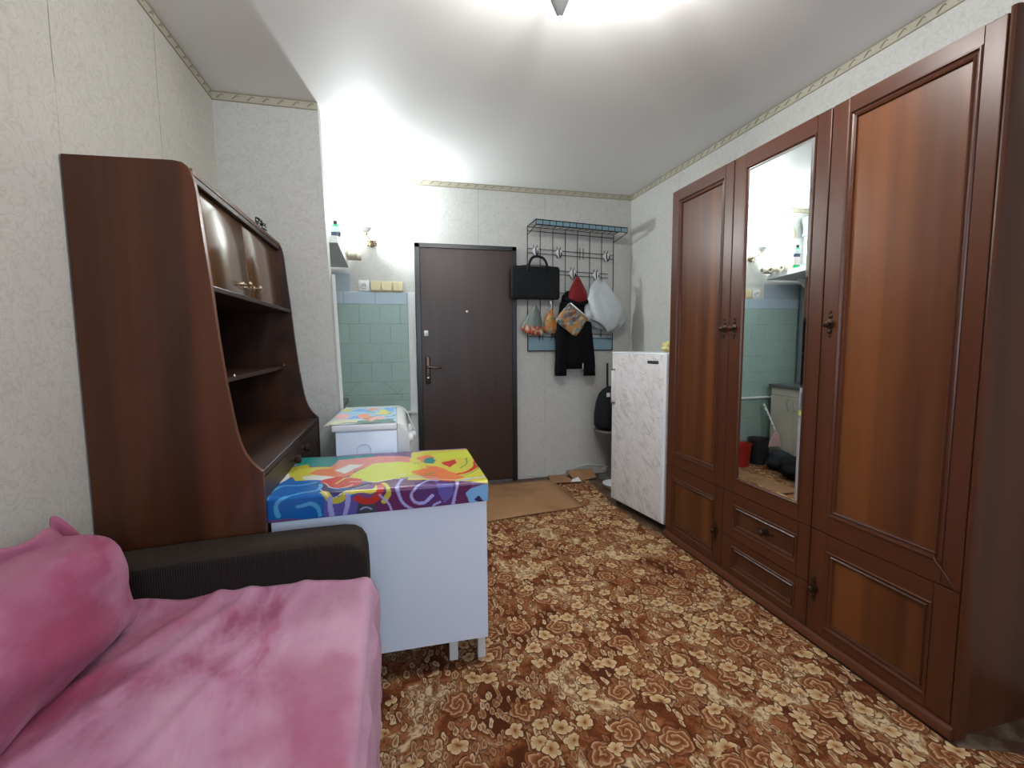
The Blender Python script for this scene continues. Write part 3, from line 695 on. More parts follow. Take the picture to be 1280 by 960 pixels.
STROKES=[
((0.008,0.12,0.42),0,[(-0.455,-0.074),(-0.51,0.236),(-0.47,0.269),(-0.31,0.181),(-0.157,0.077),(-0.154,-0.09)]),
((0.12,0.1,0.38),0,[(-0.26,-0.094),(-0.256,-0.002),(-0.205,-0.027),(-0.143,-0.024),(-0.141,-0.106)]),
((0.05,0.06,0.08),0,[(-0.151,-0.099),(-0.149,-0.024),(-0.084,-0.047),(-0.053,-0.1)]),
((0.12,0.02,0.1),0,[(-0.091,-0.096),(-0.087,0.12),(0.017,0.157),(0.137,0.091),(0.27,0.044),(0.261,-0.116)]),
((0.09,0.03,0.16),0,[(0.059,0.059),(0.176,0.027),(0.202,-0.012),(0.195,-0.085),(0.084,-0.081),(0.056,-0.036)]),
((0.12,0.1,0.38),0,[(0.139,0.016),(0.191,0.002),(0.196,-0.048),(0.16,-0.076),(0.137,-0.037)]),
((0.12,0.02,0.1),0,[(0.208,0.039),(0.266,0.023),(0.261,-0.116),(0.201,-0.098)]),
((0.65,0.68,0.6),0,[(-0.481,0.228),(-0.455,0.436),(-0.403,0.296),(-0.435,0.173)]),
((0.01,0.22,0.2),0,[(-0.477,0.511),(-0.45,0.577),(-0.104,0.543),(-0.129,0.345),(-0.416,0.399)]),
((0.4,0.38,0.03),0,[(-0.479,0.403),(-0.381,0.428),(-0.365,0.334),(-0.441,0.307)]),
((0.55,0.5,0.06),0,[(-0.428,0.303),(-0.411,0.372),(-0.26,0.368),(-0.186,0.26),(-0.295,0.177),(-0.379,0.2)]),
((0.65,0.17,0.05),0,[(-0.353,0.282),(-0.332,0.325),(-0.227,0.359),(-0.169,0.232),(-0.223,0.179)]),
((0.65,0.68,0.6),0,[(-0.369,0.241),(-0.321,0.25),(-0.225,0.19),(-0.249,0.154),(-0.34,0.189)]),
((0.6,0.2,0.14),0,[(-0.285,0.362),(-0.258,0.493),(0.005,0.496),(0.075,0.43),(0.037,0.326),(-0.159,0.315),(-0.226,0.202)]),
((0.65,0.68,0.6),0,[(-0.259,0.305),(-0.214,0.396),(-0.147,0.377),(-0.191,0.311),(-0.215,0.245)]),
((0.55,0.5,0.06),0,[(0.031,0.088),(0.061,0.546),(0.389,0.54),(0.339,-0.018),(0.178,0.047)]),
((0.55,0.6,0.06),0,[(-0.19,0.17),(-0.169,0.28),(-0.114,0.368),(0.004,0.377),(0.078,0.329),(0.082,0.211),(0.032,0.131),(-0.087,0.099)]),
((0.65,0.17,0.05),0,[(0.04,0.198),(0.1,0.243),(0.19,0.157),(0.249,0.071),(0.192,0.033),(0.119,0.063),(0.069,0.143)]),
((0.55,0.6,0.06),0,[(0.148,0.441),(0.196,0.491),(0.375,0.508),(0.358,0.367),(0.214,0.377)]),
((0.65,0.17,0.05),0,[(0.082,0.428),(0.132,0.477),(0.163,0.406),(0.139,0.325),(0.099,0.351)]),
((0.01,0.22,0.2),0,[(0.108,0.391),(0.146,0.426),(0.166,0.361),(0.141,0.311),(0.112,0.333)]),
((0.65,0.17,0.05),0,[(0.102,0.281),(0.151,0.268),(0.218,0.125),(0.18,0.068),(0.139,0.124)]),
((0.5,0.03,0.02),0,[(0.179,0.314),(0.247,0.353),(0.247,0.296),(0.198,0.229)]),
((0.5,0.03,0.02),0,[(-0.284,0.102),(-0.28,0.173),(-0.226,0.202),(-0.133,0.154),(-0.142,0.063),(-0.221,0.037)]),
((0.55,0.5,0.06),0.008,[(-0.23,0.107),(-0.202,0.173),(-0.179,0.178)]),
((0.03,0.015,0.09),0.028,[(-0.286,0.113),(-0.247,0.026),(-0.196,0.003),(-0.168,0.041),(-0.109,0.084)]),
((0.55,0.5,0.06),0.022,[(-0.267,0.022),(-0.239,-0.018),(-0.207,-0.024),(-0.175,-0.007),(-0.138,0.005),(-0.094,0.002),(-0.074,0.055)]),
((0.5,0.03,0.02),0.026,[(-0.154,-0.032),(-0.122,-0.043),(-0.092,-0.034),(-0.072,-0.007),(-0.068,0.063)]),
((0.65,0.68,0.6),0.0035,[(-0.283,0.073),(-0.249,-0.006),(-0.204,-0.007),(-0.151,0.037),(-0.108,0.064)]),
((0.65,0.68,0.6),0.0035,[(-0.274,0.13),(-0.243,0.062),(-0.209,0.043),(-0.171,0.081)]),
((0.55,0.5,0.06),0.016,[(-0.054,0.08),(-0.039,-0.004),(-0.051,-0.032),(-0.062,-0.046)]),
((0.38,0.38,0.75),0.007,[(-0.072,-0.019),(-0.051,-0.05),(-0.033,-0.087)]),
((0.38,0.38,0.75),0.006,[(-0.137,-0.074),(-0.121,-0.067),(-0.104,-0.074)]),
((0.08,0.36,0.66),0.012,[(-0.442,-0.008),(-0.445,0.08),(-0.422,0.14),(-0.367,0.135),(-0.302,0.147)]),
((0.08,0.36,0.66),0.015,[(-0.4,-0.065),(-0.408,-0.028),(-0.387,0.002),(-0.348,0.035),(-0.288,0.055),(-0.286,0.113)]),
((0.08,0.36,0.66),0.012,[(-0.343,-0.031),(-0.307,-0.026),(-0.277,-0.046),(-0.27,-0.07)]),
((0.38,0.38,0.75),0.016,[(-0.241,-0.015),(-0.236,-0.082)]),
((0.38,0.38,0.75),0.016,[(-0.181,-0.015),(-0.194,-0.086)]),
((0.38,0.38,0.75),0.012,[(0.01,0.104),(-0.005,0.036),(-0.009,-0.018),(0.005,-0.052),(0.038,-0.082)]),
((0.38,0.38,0.75),0.011,[(0.145,0.046),(0.104,0.057),(0.057,-0.003),(0.039,-0.023),(0.053,-0.054),(0.084,-0.063),(0.114,-0.041)]),
((0.38,0.38,0.75),0.011,[(0.212,0.027),(0.208,-0.031),(0.192,-0.079),(0.171,-0.107)]),
((0.38,0.38,0.75),0.009,[(0.113,-0.083),(0.142,-0.071)]),
((0.38,0.38,0.75),0.005,[(0.01,0.104),(0.047,0.127),(0.146,0.089)]),
((0.2,0.45,0.75),0,[(0.249,-0.084),(0.241,-0.046),(0.262,-0.021),(0.314,-0.009),(0.329,-0.017),(0.328,-0.098),(0.261,-0.098)]),
((0.03,0.015,0.09),0.016,[(0.289,-0.063),(0.295,-0.07)]),
((0.03,0.015,0.09),0.014,[(0.28,-0.071),(0.307,-0.08)]),
((0.38,0.38,0.75),0.012,[(0.231,0.033),(0.283,0.051),(0.341,0.057)]),
((0.5,0.03,0.02),0.022,[(0.338,0.357),(0.323,0.247),(0.275,0.157),(0.224,0.123)]),
((0.02,0.28,0.08),0.006,[(0.303,0.367),(0.28,0.259),(0.245,0.203)]),
((0.02,0.28,0.08),0.005,[(0.325,0.26),(0.31,0.172),(0.264,0.112),(0.24,0.096)]),
((0.02,0.28,0.08),0.01,[(0.061,0.333),(0.085,0.34)]),
((0.02,0.28,0.08),0.008,[(0.094,0.136),(0.128,0.174)]),
((0.65,0.68,0.6),0.006,[(-0.004,0.163),(0.024,0.167)]),
((0.65,0.68,0.6),0.004,[(-0.175,0.123),(-0.087,0.109),(0.016,0.113),(0.179,0.058),(0.271,0.054),(0.341,0.057)])]

# cloth path: bottom of drop -> crease -> back edge; parameter s as used by the strokes
nx, s0, s1, ds = 280, -.084, .566, .0026
ns = int((s1-s0)/ds)
b = BM(); rows = []; SP = []
for j in range(ns+1):
    s = s0+(s1-s0)*j/ns
    row = []
    for i in range(nx+1):
        x = cx0-.008+(cx1+.004-cx0+.010)*i/nx
        # corner of the drop is cut higher on the right side
        r = .010
        if s < -r: y, z = cy0-.003, .733+.003+s
        elif s < r:
            a = (s+r)/(2*r)*PI/2; y, z = cy0-.003+r*(1-math.cos(a)), .736-r+r*math.sin(a)
        else: y, z = cy0-.003+s, .736
        if s < 0:
            f = max(0, -s)/.084; z = .736-(.736-z)*(1-.10*(i/nx)) if True else z
            y -= .004*f*(1+math.sin(x*11+.5))*.5
        z += .0012*math.sin(x*23+s*9)*(s > .01)
        if x < cx0+.004 and s > .02: z -= 0
        row.append(b.verts.new((x, y, z))); SP.append((x, s))
    rows.append(row)
for j in range(ns):
    for i in range(nx): b.faces.new((rows[j][i], rows[j][i+1], rows[j+1][i+1], rows[j+1][i]))
o = obj('oilcloth', b, M['oilcloth'], None, (-.05, 1.97, .736), smooth='all'); tag(o, 'colourful swirl-patterned oilcloth covering the low white cabinet', 'tablecloth')
P = warp(np.array(SP))
color_mesh(o, paint(np.array(SP)+.75*(P-np.array(SP)), STROKES, (.16, .07, .2)))
sd = o.modifiers.new('thick', 'SOLIDIFY'); sd.thickness = .0012; sd.offset = 1

# ------------------------------------------------------------------ washing machine
wx0, wx1, wy0, wy1, wz = -.295, .025, 2.335, 2.985, .865
wm = thing('washing_machine', 'narrow white washing machine behind the low cabinet', 'washing machine', (-.14, 2.66, 0))
b = BM(); box(b, (wx0, wy0+.006, .02), (wx1-.028, wy1-.006, wz-.034), .006, 3)
# pressed arch in the side panel: a raised rim
arch = [(-.196, wy0+.004, .35)]+[(-.196+.0, wy0+.004, .69)]
pts = [(-.196, wy0+.005, .30), (-.196, wy0+.005, .735)]+[(-.163-.033*math.cos(a), wy0+.005, .735+.033*math.sin(a)) for a in [PI*k/10 for k in range(1, 10)]]+[(-.130, wy0+.005, .735), (-.130, wy0+.005, .30)]
tube(b, pts, .0028, 6)
obj('body', b, M['white_enamel'], wm, smooth=35)
b = BM(); box(b, (wx0-.016, wy0, wz-.034), (wx1-.030, wy1, wz), .007, 3); obj('lid', b, M['white_lid'], wm, smooth=35)
b = BM(); prism(b, [(wx1-.029, wz-.002), (wx1-.012, wz-.004), (wx1+.008, wz-.014), (wx1+.020, wz-.032), (wx1+.026, wz-.06), (wx1+.030, wz-.11), (wx1+.030, wz-.15), (wx1-.029, wz-.15)], wy0+.001, wy1-.001, 'Y', .003)
obj('control_panel', b, M['white_plastic'], wm, smooth=35)
b = BM(); prism(b, [(wx1-.028, .03), (wx1+.012, .03), (wx1+.016, .08), (wx1+.016, wz-.16), (wx1+.024, wz-.152), (wx1-.028, wz-.152)], wy0+.008, wy1-.008, 'Y', .003); obj('front_panel', b, M['white_plastic'], wm, smooth=35)
b = BM(); lathe(b, [(.15, 0), (.155, .012), (.14, .026), (.10, .030)], (wx1+.015, 2.66, .42), 32, 'X'); obj('porthole', b, M['white_lid'], wm, smooth=35)
b = BM(); lathe(b, [(.022, 0), (.02, .018), (.014, .022)], (wx1+.028, 2.44, wz-.10), 18, 'X'); obj('dial', b, M['white_plastic'], wm, smooth=35)
for x in (wx0+.03, wx1-.06):
    for y in (wy0+.04, wy1-.07):
        b = BM(); lathe(b, [(.018, 0), (.018, .012), (.010, .02)], (x, y, 0), 12); obj('foot', b, M['rubber'], wm)
# printed cover on the lid
b = BM(); rows = []; SP = []
u0, u1, v0, v1 = wx0-.052, wx1-.035, wy0+.004, wy1-.115
for j in range(141):
    row = []
    for i in range(121):
        x = u0+(u1-u0)*i/120; y = v0+(v1-v0)*j/140; x += .03*(j/140)*(1-i/120)
        z = wz+.0035+.001*math.sin(x*40+y*17)
        if x < wx0-.016: z -= (wx0-.016-x)*.22
        row.append(b.verts.new((x, y, z))); SP.append((i/120, j/140))
    rows.append(row)
for j in range(140):
    for i in range(120): b.faces.new((rows[j][i], rows[j][i+1], rows[j+1][i+1], rows[j+1][i]))
o = obj('printed_cover', b, M['print_cloth'], None, (-.14, 2.6, wz+.003), smooth='all'); tag(o, 'thin flower-printed cover lying on the white washing machine', 'cloth')
gr, bl, ye, orr, pk, tq, cm = (.02, .11, .07), (.08, .28, .6), (.5, .5, .08), (.6, .2, .1), (.6, .3, .28), (.12, .38, .42), (.5, .5, .33)
WS = [((.25, .42, .58), 0, [(-.1, -.1), (1.1, -.1), (1.1, 1.1), (-.1, 1.1)]), (gr, 0, [(.05, 0), (1, 0), (1, .2), (.8, .16), (.6, .24), (.4, .14), (.05, .1)]), (cm, 0, [(.0, 0), (.1, .02), (.42, .10), (.45, .26), (.2, .3), (0, .2)]), (bl, 0, [(.25, .3), (.5, .34), (.48, .5), (.3, .48)]), (pk, 0, [(.02, .3), (.22, .34), (.25, .62), (.08, .7), (0, .5)]), (orr, 0, [(.35, .5), (.55, .6), (.62, .4), (.75, .3), (.6, .16), (.46, .3), (.42, .44)]), (pk, 0, [(.6, .14), (.86, .2), (.84, .36), (.68, .38)]), (ye, 0, [(.6, .62), (.8, .9), (.92, .66), (.84, .5), (.72, .56)]), (bl, 0, [(.2, .8), (.5, .76), (.6, .96), (.3, 1)]), (orr, 0, [(.42, .9), (.64, .84), (.7, 1), (.5, 1)]), (tq, 0, [(.5, .66), (.62, .62), (.6, .8), (.46, .78)]), (bl, 0, [(.86, .7), (1, .66), (1, 1), (.8, 1)]), (gr, .035, [(.84, .34), (.95, .44), (1, .4)]), (gr, .03, [(.5, .3), (.6, .28), (.7, .42), (.9, .6)]), (ye, 0, [(.05, .85), (.2, .8), (.18, 1), (.05, 1)]), ((.4, .36, .28), .03, [(0, 0), (0, 1)]), ((.62, .62, .45), .03, [(.0, .0), (.5, .02)])]
SPn = np.array(SP); color_mesh(o, paint(warp(SPn, .026, 9), WS, (.2, .4, .5)))
# power cord and white plug adapter hanging at the front of the machine
pc = thing('power_plug', 'white plug and cable hanging beside the washing machine', 'plug', (.075, 2.84, .70))
b = BM(); tube(b, spline([(-.03, 2.9, wz+.006), (.02, 2.86, wz+.005), (.052, 2.84, wz-.02), (.075, 2.84, wz-.08), (.095, 2.84, wz-.13), (.098, 2.84, wz-.15)], 6), .004, 8)
tube(b, spline([(.08, 2.84, .69), (.072, 2.83, .60), (.085, 2.84, .50), (.07, 2.86, .38), (.06, 2.90, .25), (.075, 2.95, .012)], 5), .004, 8)
obj('cable', b, M['wire_white'], pc, smooth=40)
b = BM(); lathe(b, [(.012, -.03), (.018, -.018), (.020, .018), (.012, .03)], (.075, 2.84, .705), 14, 'X'); lathe(b, [(.010, 0), (.015, .03), (.010, .055), (.005, .06)], (.068, 2.84, .71), 12); obj('plug_body', b, M['white_plastic'], pc, smooth=40)
b = BM(); box(b, (.094, 2.832, .696), (.104, 2.848, .716)); obj('pins', b, M['dark_plastic'], pc)

# ------------------------------------------------------------------ sofa and throw
SY0, SY1 = -.75, 1.49; SZ = .50; SXR = -.094
sf = thing('sofa', 'dark corduroy sofa with a rounded arm, under the pink throw by the left wall', 'sofa', (-.5, .4, 0))
b = BM(); box(b, (LX+.02, SY0, .05), (SXR-.012, SY1, SZ-.10), .02, 3); obj('base', b, M['corduroy'], sf, smooth=40)
b = BM(); box(b, (LX+.02, SY0, SZ-.10), (SXR-.010, SY1, SZ-.012), .03, 4); obj('seat', b, M['corduroy'], sf, smooth=40)
b = BM(); box(b, (LX+.01, SY0, SZ-.012), (LX+.16, 1.36, .76), .04, 4); obj('backrest', b, M['corduroy'], sf, smooth=40)
b = BM()
def armprof(y, sc):
    # outline in x-z: long rounded bolster, rising gently and rounded at its free end
    pts = []
    out = [(LX+.012, .03), (-.106, .03), (-.106, .50), (-.108, .575), (-.114, .610), (-.128, .634), (-.150, .648), (-.185, .653), (-.30, .652), (-.45, .648), (-.62, .643), (-.80, .634), (LX+.012, .628)]
    cx, cz = -.5, .35
    return [(cx+(x-cx)*(1-(.5*sc/.8)*.06), y, .03+(z-.03)*(1-sc*.055)) for x, z in out]
rings = []
for y, sc in ((1.487, 1.0), (1.490, .55), (1.500, .25), (1.515, .08), (1.545, 0), (1.590, 0), (1.615, .1), (1.628, .3), (1.633, .8)): rings.append(armprof(y, sc))
loft(b, rings)
for f in b.faces:
    if f.calc_center_median().z > .58 and 0: f.material_index = 1
a_ = obj('armrest', b, [M['corduroy'], M['arm_top']], sf, smooth=50)
for f in a_.data.polygons:
    if f.normal.z > .35 or (f.center.y+sf.location.y) > 1.5: f.material_index = 1

def nz(x, y, z, s): return noise.noise(Vector((x*s, y*s, z*s)))
def fold(d, w): return math.exp(-(d/w)**2)
# throw: lies on the seat and hangs over its front edge
b = BM(); rows = []
NU, NV = 150, 210
def path(s):
    # s from the wall side over the seat, round the edge and down
    L1 = SXR-.03-(-.80)
    if s < L1: return (-.80+s, SZ)
    a = (s-L1)/.045
    if a < PI/2: return (SXR-.03+.03*math.sin(a)*1.0, SZ-.03+.03*math.cos(a))
    return (SXR+.002+.012*math.sin((s-L1)*6)*0, SZ-.03-(s-L1-.045*PI/2))
S1 = (SXR-.03+.80)+.045*PI/2+.36
for j in range(NV+1):
    y = SY0+(1.484-SY0)*j/NV; row = []
    for i in range(NU+1):
        s = S1*i/NU; x, z = path(s)
        w1 = nz(x*1.0+3, y*.8, 0, 4.5)*.010+nz(x, y, 3, 13)*.0045
        # folds raking diagonally across the seat
        dgn = (x+.62)*.80-(y-1.36)*.60*-1.0
        w1 += .010*fold(x*.86-y*.5+1.19, .018)+.009*fold(x*.9+y*-.42+1.02, .022)+.006*fold(x*.95-y*.3+.72, .02)+.006*fold(x*.9-y*.45+1.36, .02)
        lift = max(0, (y-1.40)/.084)
        if z > SZ-.031: 
            zz = z+w1+.006; zz += .028*lift**2*(.6+.5*nz(x, 1, 7, 9)); xx = x
        else: zz = z; xx = x+.006+abs(nz(y, z, 5, 6))*.018+.004*math.sin(y*22)
        yy = y
        if j == NV: yy = 1.484
        row.append(b.verts.new((xx, yy, zz)))
    rows.append(row)
for j in range(NV):
    for i in range(NU): b.faces.new((rows[j][i], rows[j][i+1], rows[j+1][i+1], rows[j+1][i]))
o = obj('throw_blanket', b, M['plush'], None, (-.45, .5, SZ), smooth='all'); tag(o, 'pink plush throw spread over the sofa seat', 'blanket')
sd = o.modifiers.new('thick', 'SOLIDIFY'); sd.thickness = .005; sd.offset = 1
# second plush piece thrown over the backrest
b = BM(); rings = []
NR, NC = 90, 56
for j in range(NR+1):
    y = SY0+(1.405-SY0)*j/NR; ring = []
    e = max(0, (y-1.29)/.115); sq = math.sqrt(max(0.0, 1-min(1, e)**4.5))
    zt = .792+.010*nz(y, 0, 0, 5)-.012*e**2; zb = SZ+.005; xb = LX+.006; xf = -.690-.012*(1.2-y)
    cxm, czm = (xb+xf)/2, (zt+zb)/2
    for k in range(NC):
        a = 2*PI*k/NC; ca, sa = math.cos(a), math.sin(a); p_ = 3.2
        r = (abs(ca)**p_+abs(sa)**p_)**(-1/p_)
        hx = (xf-xb)/2*(.30+.70*sq); hz = (zt-zb)/2*(.6+.4*sq)
        x = cxm-(1-sq)*.03+hx*r*ca; z = czm+(1-sq)*.02*0+hz*r*sa
        d = 1+.06*nz(x*1.3, y, z, 6)+.05*nz(x, y*.6, z, 15)+.02*nz(x, y, z, 34)
        if ca > 0: x += hx*.10*math.sin((z-zb)/(zt-zb)*PI)+(.026*fold((z-.60)+(y-1.2)*.3, .045))
        xx = cxm+(x-cxm)*d; zz = czm+(z-czm)*d
        ring.append((max(xx, LX+.004), y, max(zz, SZ+.004)))
    rings.append(ring)
loft(b, rings)
o = obj('plush_throw', b, M['plush'], None, (-.8, .5, SZ), smooth='all'); tag(o, 'crumpled dark pink plush bunched over the sofa backrest by the wall', 'blanket')
# its curled upstanding edge behind
b = BM(); rows = []
KP = [(1.02, .770), (1.175, .822), (1.23, .816), (1.29, .828), (1.362, .806), (1.384, .830), (1.394, .790), (1.42, .735)]
SPL = spline([(0, y, z) for y, z in KP], 5)
for j, q in enumerate(SPL):
    row = []
    for k in range(9):
        u = k/8; row.append(b.verts.new((-.835+.022*math.sin(u*3+j*.35)+.03*(1-u), q.y-.004*math.sin(u*4), .70+(q.z-.70)*u)))
    rows.append(row)
for j in range(len(rows)-1):
    for k in range(8): b.faces.new((rows[j][k], rows[j][k+1], rows[j+1][k+1], rows[j+1][k]))
e_ = obj('folded_edge', b, M['plush'], o, smooth='all'); sd = e_.modifiers.new('thick', 'SOLIDIFY'); sd.thickness = .003
# ------------------------------------------------------------------ refrigerator (slightly turned)
ang = math.atan2(1.672-1.583, 3.225-2.625)     # turn of the door face
fr = thing('refrigerator', 'small single-door refrigerator covered in white marble-look film', 'refrigerator', (1.672, 2.628, 0), ang)
FW, FD, FH = .606, .455, 1.178      # local: y along the door, +x into the body
b = BM(); box(b, (.045, .0, .06), (FD, FW, FH-.012), .008, 3); obj('body', b, M['white_enamel'], fr, local=True, smooth=35)
b = BM(); box(b, (.0, .001, .050), (.036, FW, FH-.006), .010, 3)
obj('door', b, M['marble'], fr, local=True, smooth=35)
b = BM(); box(b, (-.0015, .003, .056), (.006, .030, FH-.012), .001); o = obj('edge_trim', b, M['white_lid'], fr, local=True)
b = BM(); box(b, (.036, .012, .06), (.045, FW-.012, FH-.02)); obj('door_gasket', b, M['dark_plastic'], fr, local=True)
b = BM(); box(b, (-.001, .000, FH-.014), (FD, FW, FH), .006, 3); obj('top_board', b, M['white_lid'], fr, local=True, smooth=35)
b = BM(); box(b, (-.004, .082, 1.106), (.001, .192, 1.126), .002); pl = obj('name_plate', b, M['dark_plastic'], fr, local=True)
b = BM()
for i, w in enumerate((.008, .006, .009, .007, .008, .006)):
    y = .182-i*.0125; box(b, (-.0048, y-w*.9, 1.112), (-.0039, y, 1.115)); box(b, (-.0048, y-w*.5, 1.112), (-.0039, y-w*.3, 1.121)); box(b, (-.0048, y-w*.9, 1.119), (-.0039, y-w*.3, 1.121))
box(b, (-.0048, .088, 1.111), (-.0039, .098, 1.121))
obj('lettering', b, M['chrome'], pl, local=True)
# long recessed handle at the far edge, with its two brackets
b = BM(); prism(b, [(-.010, FW-.048), (-.014, FW-.040), (-.013, FW-.012), (-.004, FW-.004), (.001, FW-.004), (.001, FW-.048)], .80, 1.04, 'Z', .002)
obj('handle', b, M['marble'], fr, local=True, smooth=35)
for z in (1.045, .795):
    b = BM(); box(b, (-.016, FW-.046, z-.007), (.0, FW-.012, z+.007), .003); obj('handle_cap', b, M['steel'], fr, local=True)
for x in (.05, FD-.05):
    for y in (.04, FW-.04):
        b = BM(); lathe(b, [(.018, 0), (.018, .03), (.012, .062)], (x, y, 0), 12); obj('foot', b, M['rubber'], fr, local=True)
# crumpled bag of food on the fridge
b = BM(); bmesh.ops.create_icosphere(b, subdivisions=4, radius=1)
for v in b.verts:
    c = v.co.copy(); k = 1+.28*noise.noise(c*2.3)+.12*noise.noise(c*6)
    v.co = Vector((c.x*.055*k, c.y*.065*k, max(-.034, c.z*.040*k)))+Vector((1.80, 2.80, FH+.035))
o = obj('food_bag', b, None or flat('yellow_bag', (.62, .55, .25), .35, 0, .5, 25), None, (1.80, 2.80, FH), smooth='all'); tag(o, 'crumpled yellowish bag on top of the refrigerator', 'bag')
# black cable behind the fridge edge
b = BM(); tube(b, spline([(1.935, D-.014, 1.05), (1.937, D-.014, .8), (1.94, D-.014, .5), (1.945, D-.02, .02)], 6), .010, 8)
o = obj('standing_pole', b, M['black_paint'], None, (1.94, D-.014, .01), smooth=40); tag(o, 'dark upright pole against the end wall beside the refrigerator', 'pole')
# stool with black bag
bk = thing('pedestal_stool', 'dark grey stool with a tapered underside beneath the black backpack', 'stool', (1.90, 3.86, 0))
b = BM(); lathe(b, [(.03, .10), (.055, .20), (.11, .33), (.155, .425), (.158, .445), (.150, .455), (.02, .455)], (1.895, 3.86, .0), 28); obj('seat', b, M['grey_plastic'], bk, smooth=40)
b = BM(); lathe(b, [(.115, 0), (.11, .015), (.03, .03), (.028, .11)], (1.895, 3.86, .0), 28); obj('pedestal', b, M['grey_plastic'], bk, smooth=40)
bp = thing('backpack', 'black backpack resting on the dark stool between end wall and refrigerator', 'backpack', (1.90, 3.86, .456))
b = BM(); rings = []
for z, rx, ry, dx in ((.458, .10, .08, 0), (.475, .15, .105, 0), (.50, .162, .115, 0), (.60, .158, .115, 0), (.70, .148, .105, .004), (.78, .125, .09, .01), (.82, .10, .075, .018), (.845, .06, .05, .028)):
    rings.append([(1.90+dx+rx*math.copysign(abs(math.cos(a))**.7, math.cos(a))*(1+.03*math.sin(5*a+z*9)), 3.86+ry*math.copysign(abs(math.sin(a))**.7, math.sin(a)), z) for a in [2*PI*k/28 for k in range(28)]])
loft(b, rings); obj('bag_body', b, M['black_fabric'], bp, smooth='all')
b = BM(); tube(b, spline([(1.865, 3.78, .80), (1.855, 3.76, .86), (1.895, 3.76, .885), (1.935, 3.77, .84)], 5), .007, 8); obj('strap', b, M['black_fabric'], bp, smooth='all')
b = BM(); box(b, (1.80, 3.762, .765), (1.83, 3.768, .80)); obj('white_tag', b, M['paper_white'], bp)
# bowl, wire and scraps on the floor
b = BM(); lathe(b, [(.055, .0), (.085, .012), (.108, .045), (.113, .050), (.106, .048), (.082, .018), (.05, .008)], (1.80, 3.57, -.008), 32)
o = obj('basin', b, M['white_plastic'], None, (1.80, 3.57, -.008), smooth=50); tag(o, 'small white bowl on the floor behind the refrigerator', 'bowl')
b = BM(); tube(b, spline([(1.15, D-.012, .035), (1.25, D-.014, .012), (1.45, D-.016, .010), (1.70, D-.016, .085), (1.86, D-.02, .075), (1.93, D-.05, .06), (1.86, D-.08, .055), (1.95, D-.10, .05), (2.04, D-.07, .05)], 7), .0035, 6)
o = obj('floor_cable', b, M['wire_white'], None, (1.6, D-.016, .01), smooth='all'); tag(o, 'thin pale cable running along the foot of the end wall', 'cable')
def sheet(pts, z0, th, bend, n=10):
    """flat quad sheet with gentle waves"""
    b = BM(); rows = []
    a, c, d, e = [Vector(p) for p in pts]
    for j in range(n+1):
        v = j/n; row = []
        for i in range(n*2+1):
            u = i/(n*2); q = (a*(1-u)+c*u)*(1-v)+(e*(1-u)+d*u)*v
            row.append(b.verts.new((q.x, q.y, q.z+z0+bend*(1+math.sin(q.x*9+q.y*4))*.5)))
        rows.append(row)
    for j in range(n):
        for i in range(n*2): b.faces.new((rows[j][i], rows[j][i+1], rows[j+1][i+1], rows[j+1][i]))
    return b
b = sheet([(.10, 3.03, 0), (1.355, 3.207, 0), (1.335, 3.905, 0), (.12, 4.0, 0)], .003, .003, .005)
o = obj('cardboard_mat', b, M['cardboard'], None, (.75, 3.5, 0), smooth='all'); tag(o, 'large flat brown cardboard sheet on the floor in front of the entrance door', 'cardboard'); sd = o.modifiers.new('t', 'SOLIDIFY'); sd.thickness = .004; sd.offset = 1
b = sheet([(1.52, 3.80, .006), (1.76, 3.86, .008), (1.78, D-.025, .045), (1.52, D-.025, .045)], .004, .003, .002)
o = obj('cardboard_strip', b, M['cardboard'], None, (1.74, 3.93, 0), smooth='all'); tag(o, 'narrow brown cardboard strip along the end wall near the refrigerator', 'cardboard'); sd = o.modifiers.new('t', 'SOLIDIFY'); sd.thickness = .003; sd.offset = 1
b = sheet([(1.30, 3.80, .008), (1.52, 3.78, .008), (1.50, D-.03, .008), (1.34, D-.03, .008)], .003, .003, .001)
o = obj('cardboard_scrap', b, M['cardboard'], None, (1.42, 3.9, 0), smooth='all'); tag(o, 'small darker cardboard scrap between the large sheet and the narrow strip', 'cardboard'); sd = o.modifiers.new('t', 'SOLIDIFY'); sd.thickness = .003; sd.offset = 1
b = BM(); vs = [b.verts.new(c) for c in ((1.475, 3.79, .014), (1.572, 3.775, .014), (1.548, 3.80, .050), (1.515, 3.86, .014), (1.56, 3.86, .014))]
for f in ((0, 1, 2), (1, 4, 2), (4, 3, 2), (3, 0, 2), (0, 3, 4, 1)): b.faces.new([vs[i] for i in f])
o = obj('paper_scrap', b, M['paper_white'], None, (1.52, 3.80, .012)); tag(o, 'small folded white paper standing on the cardboard scrap', 'paper')

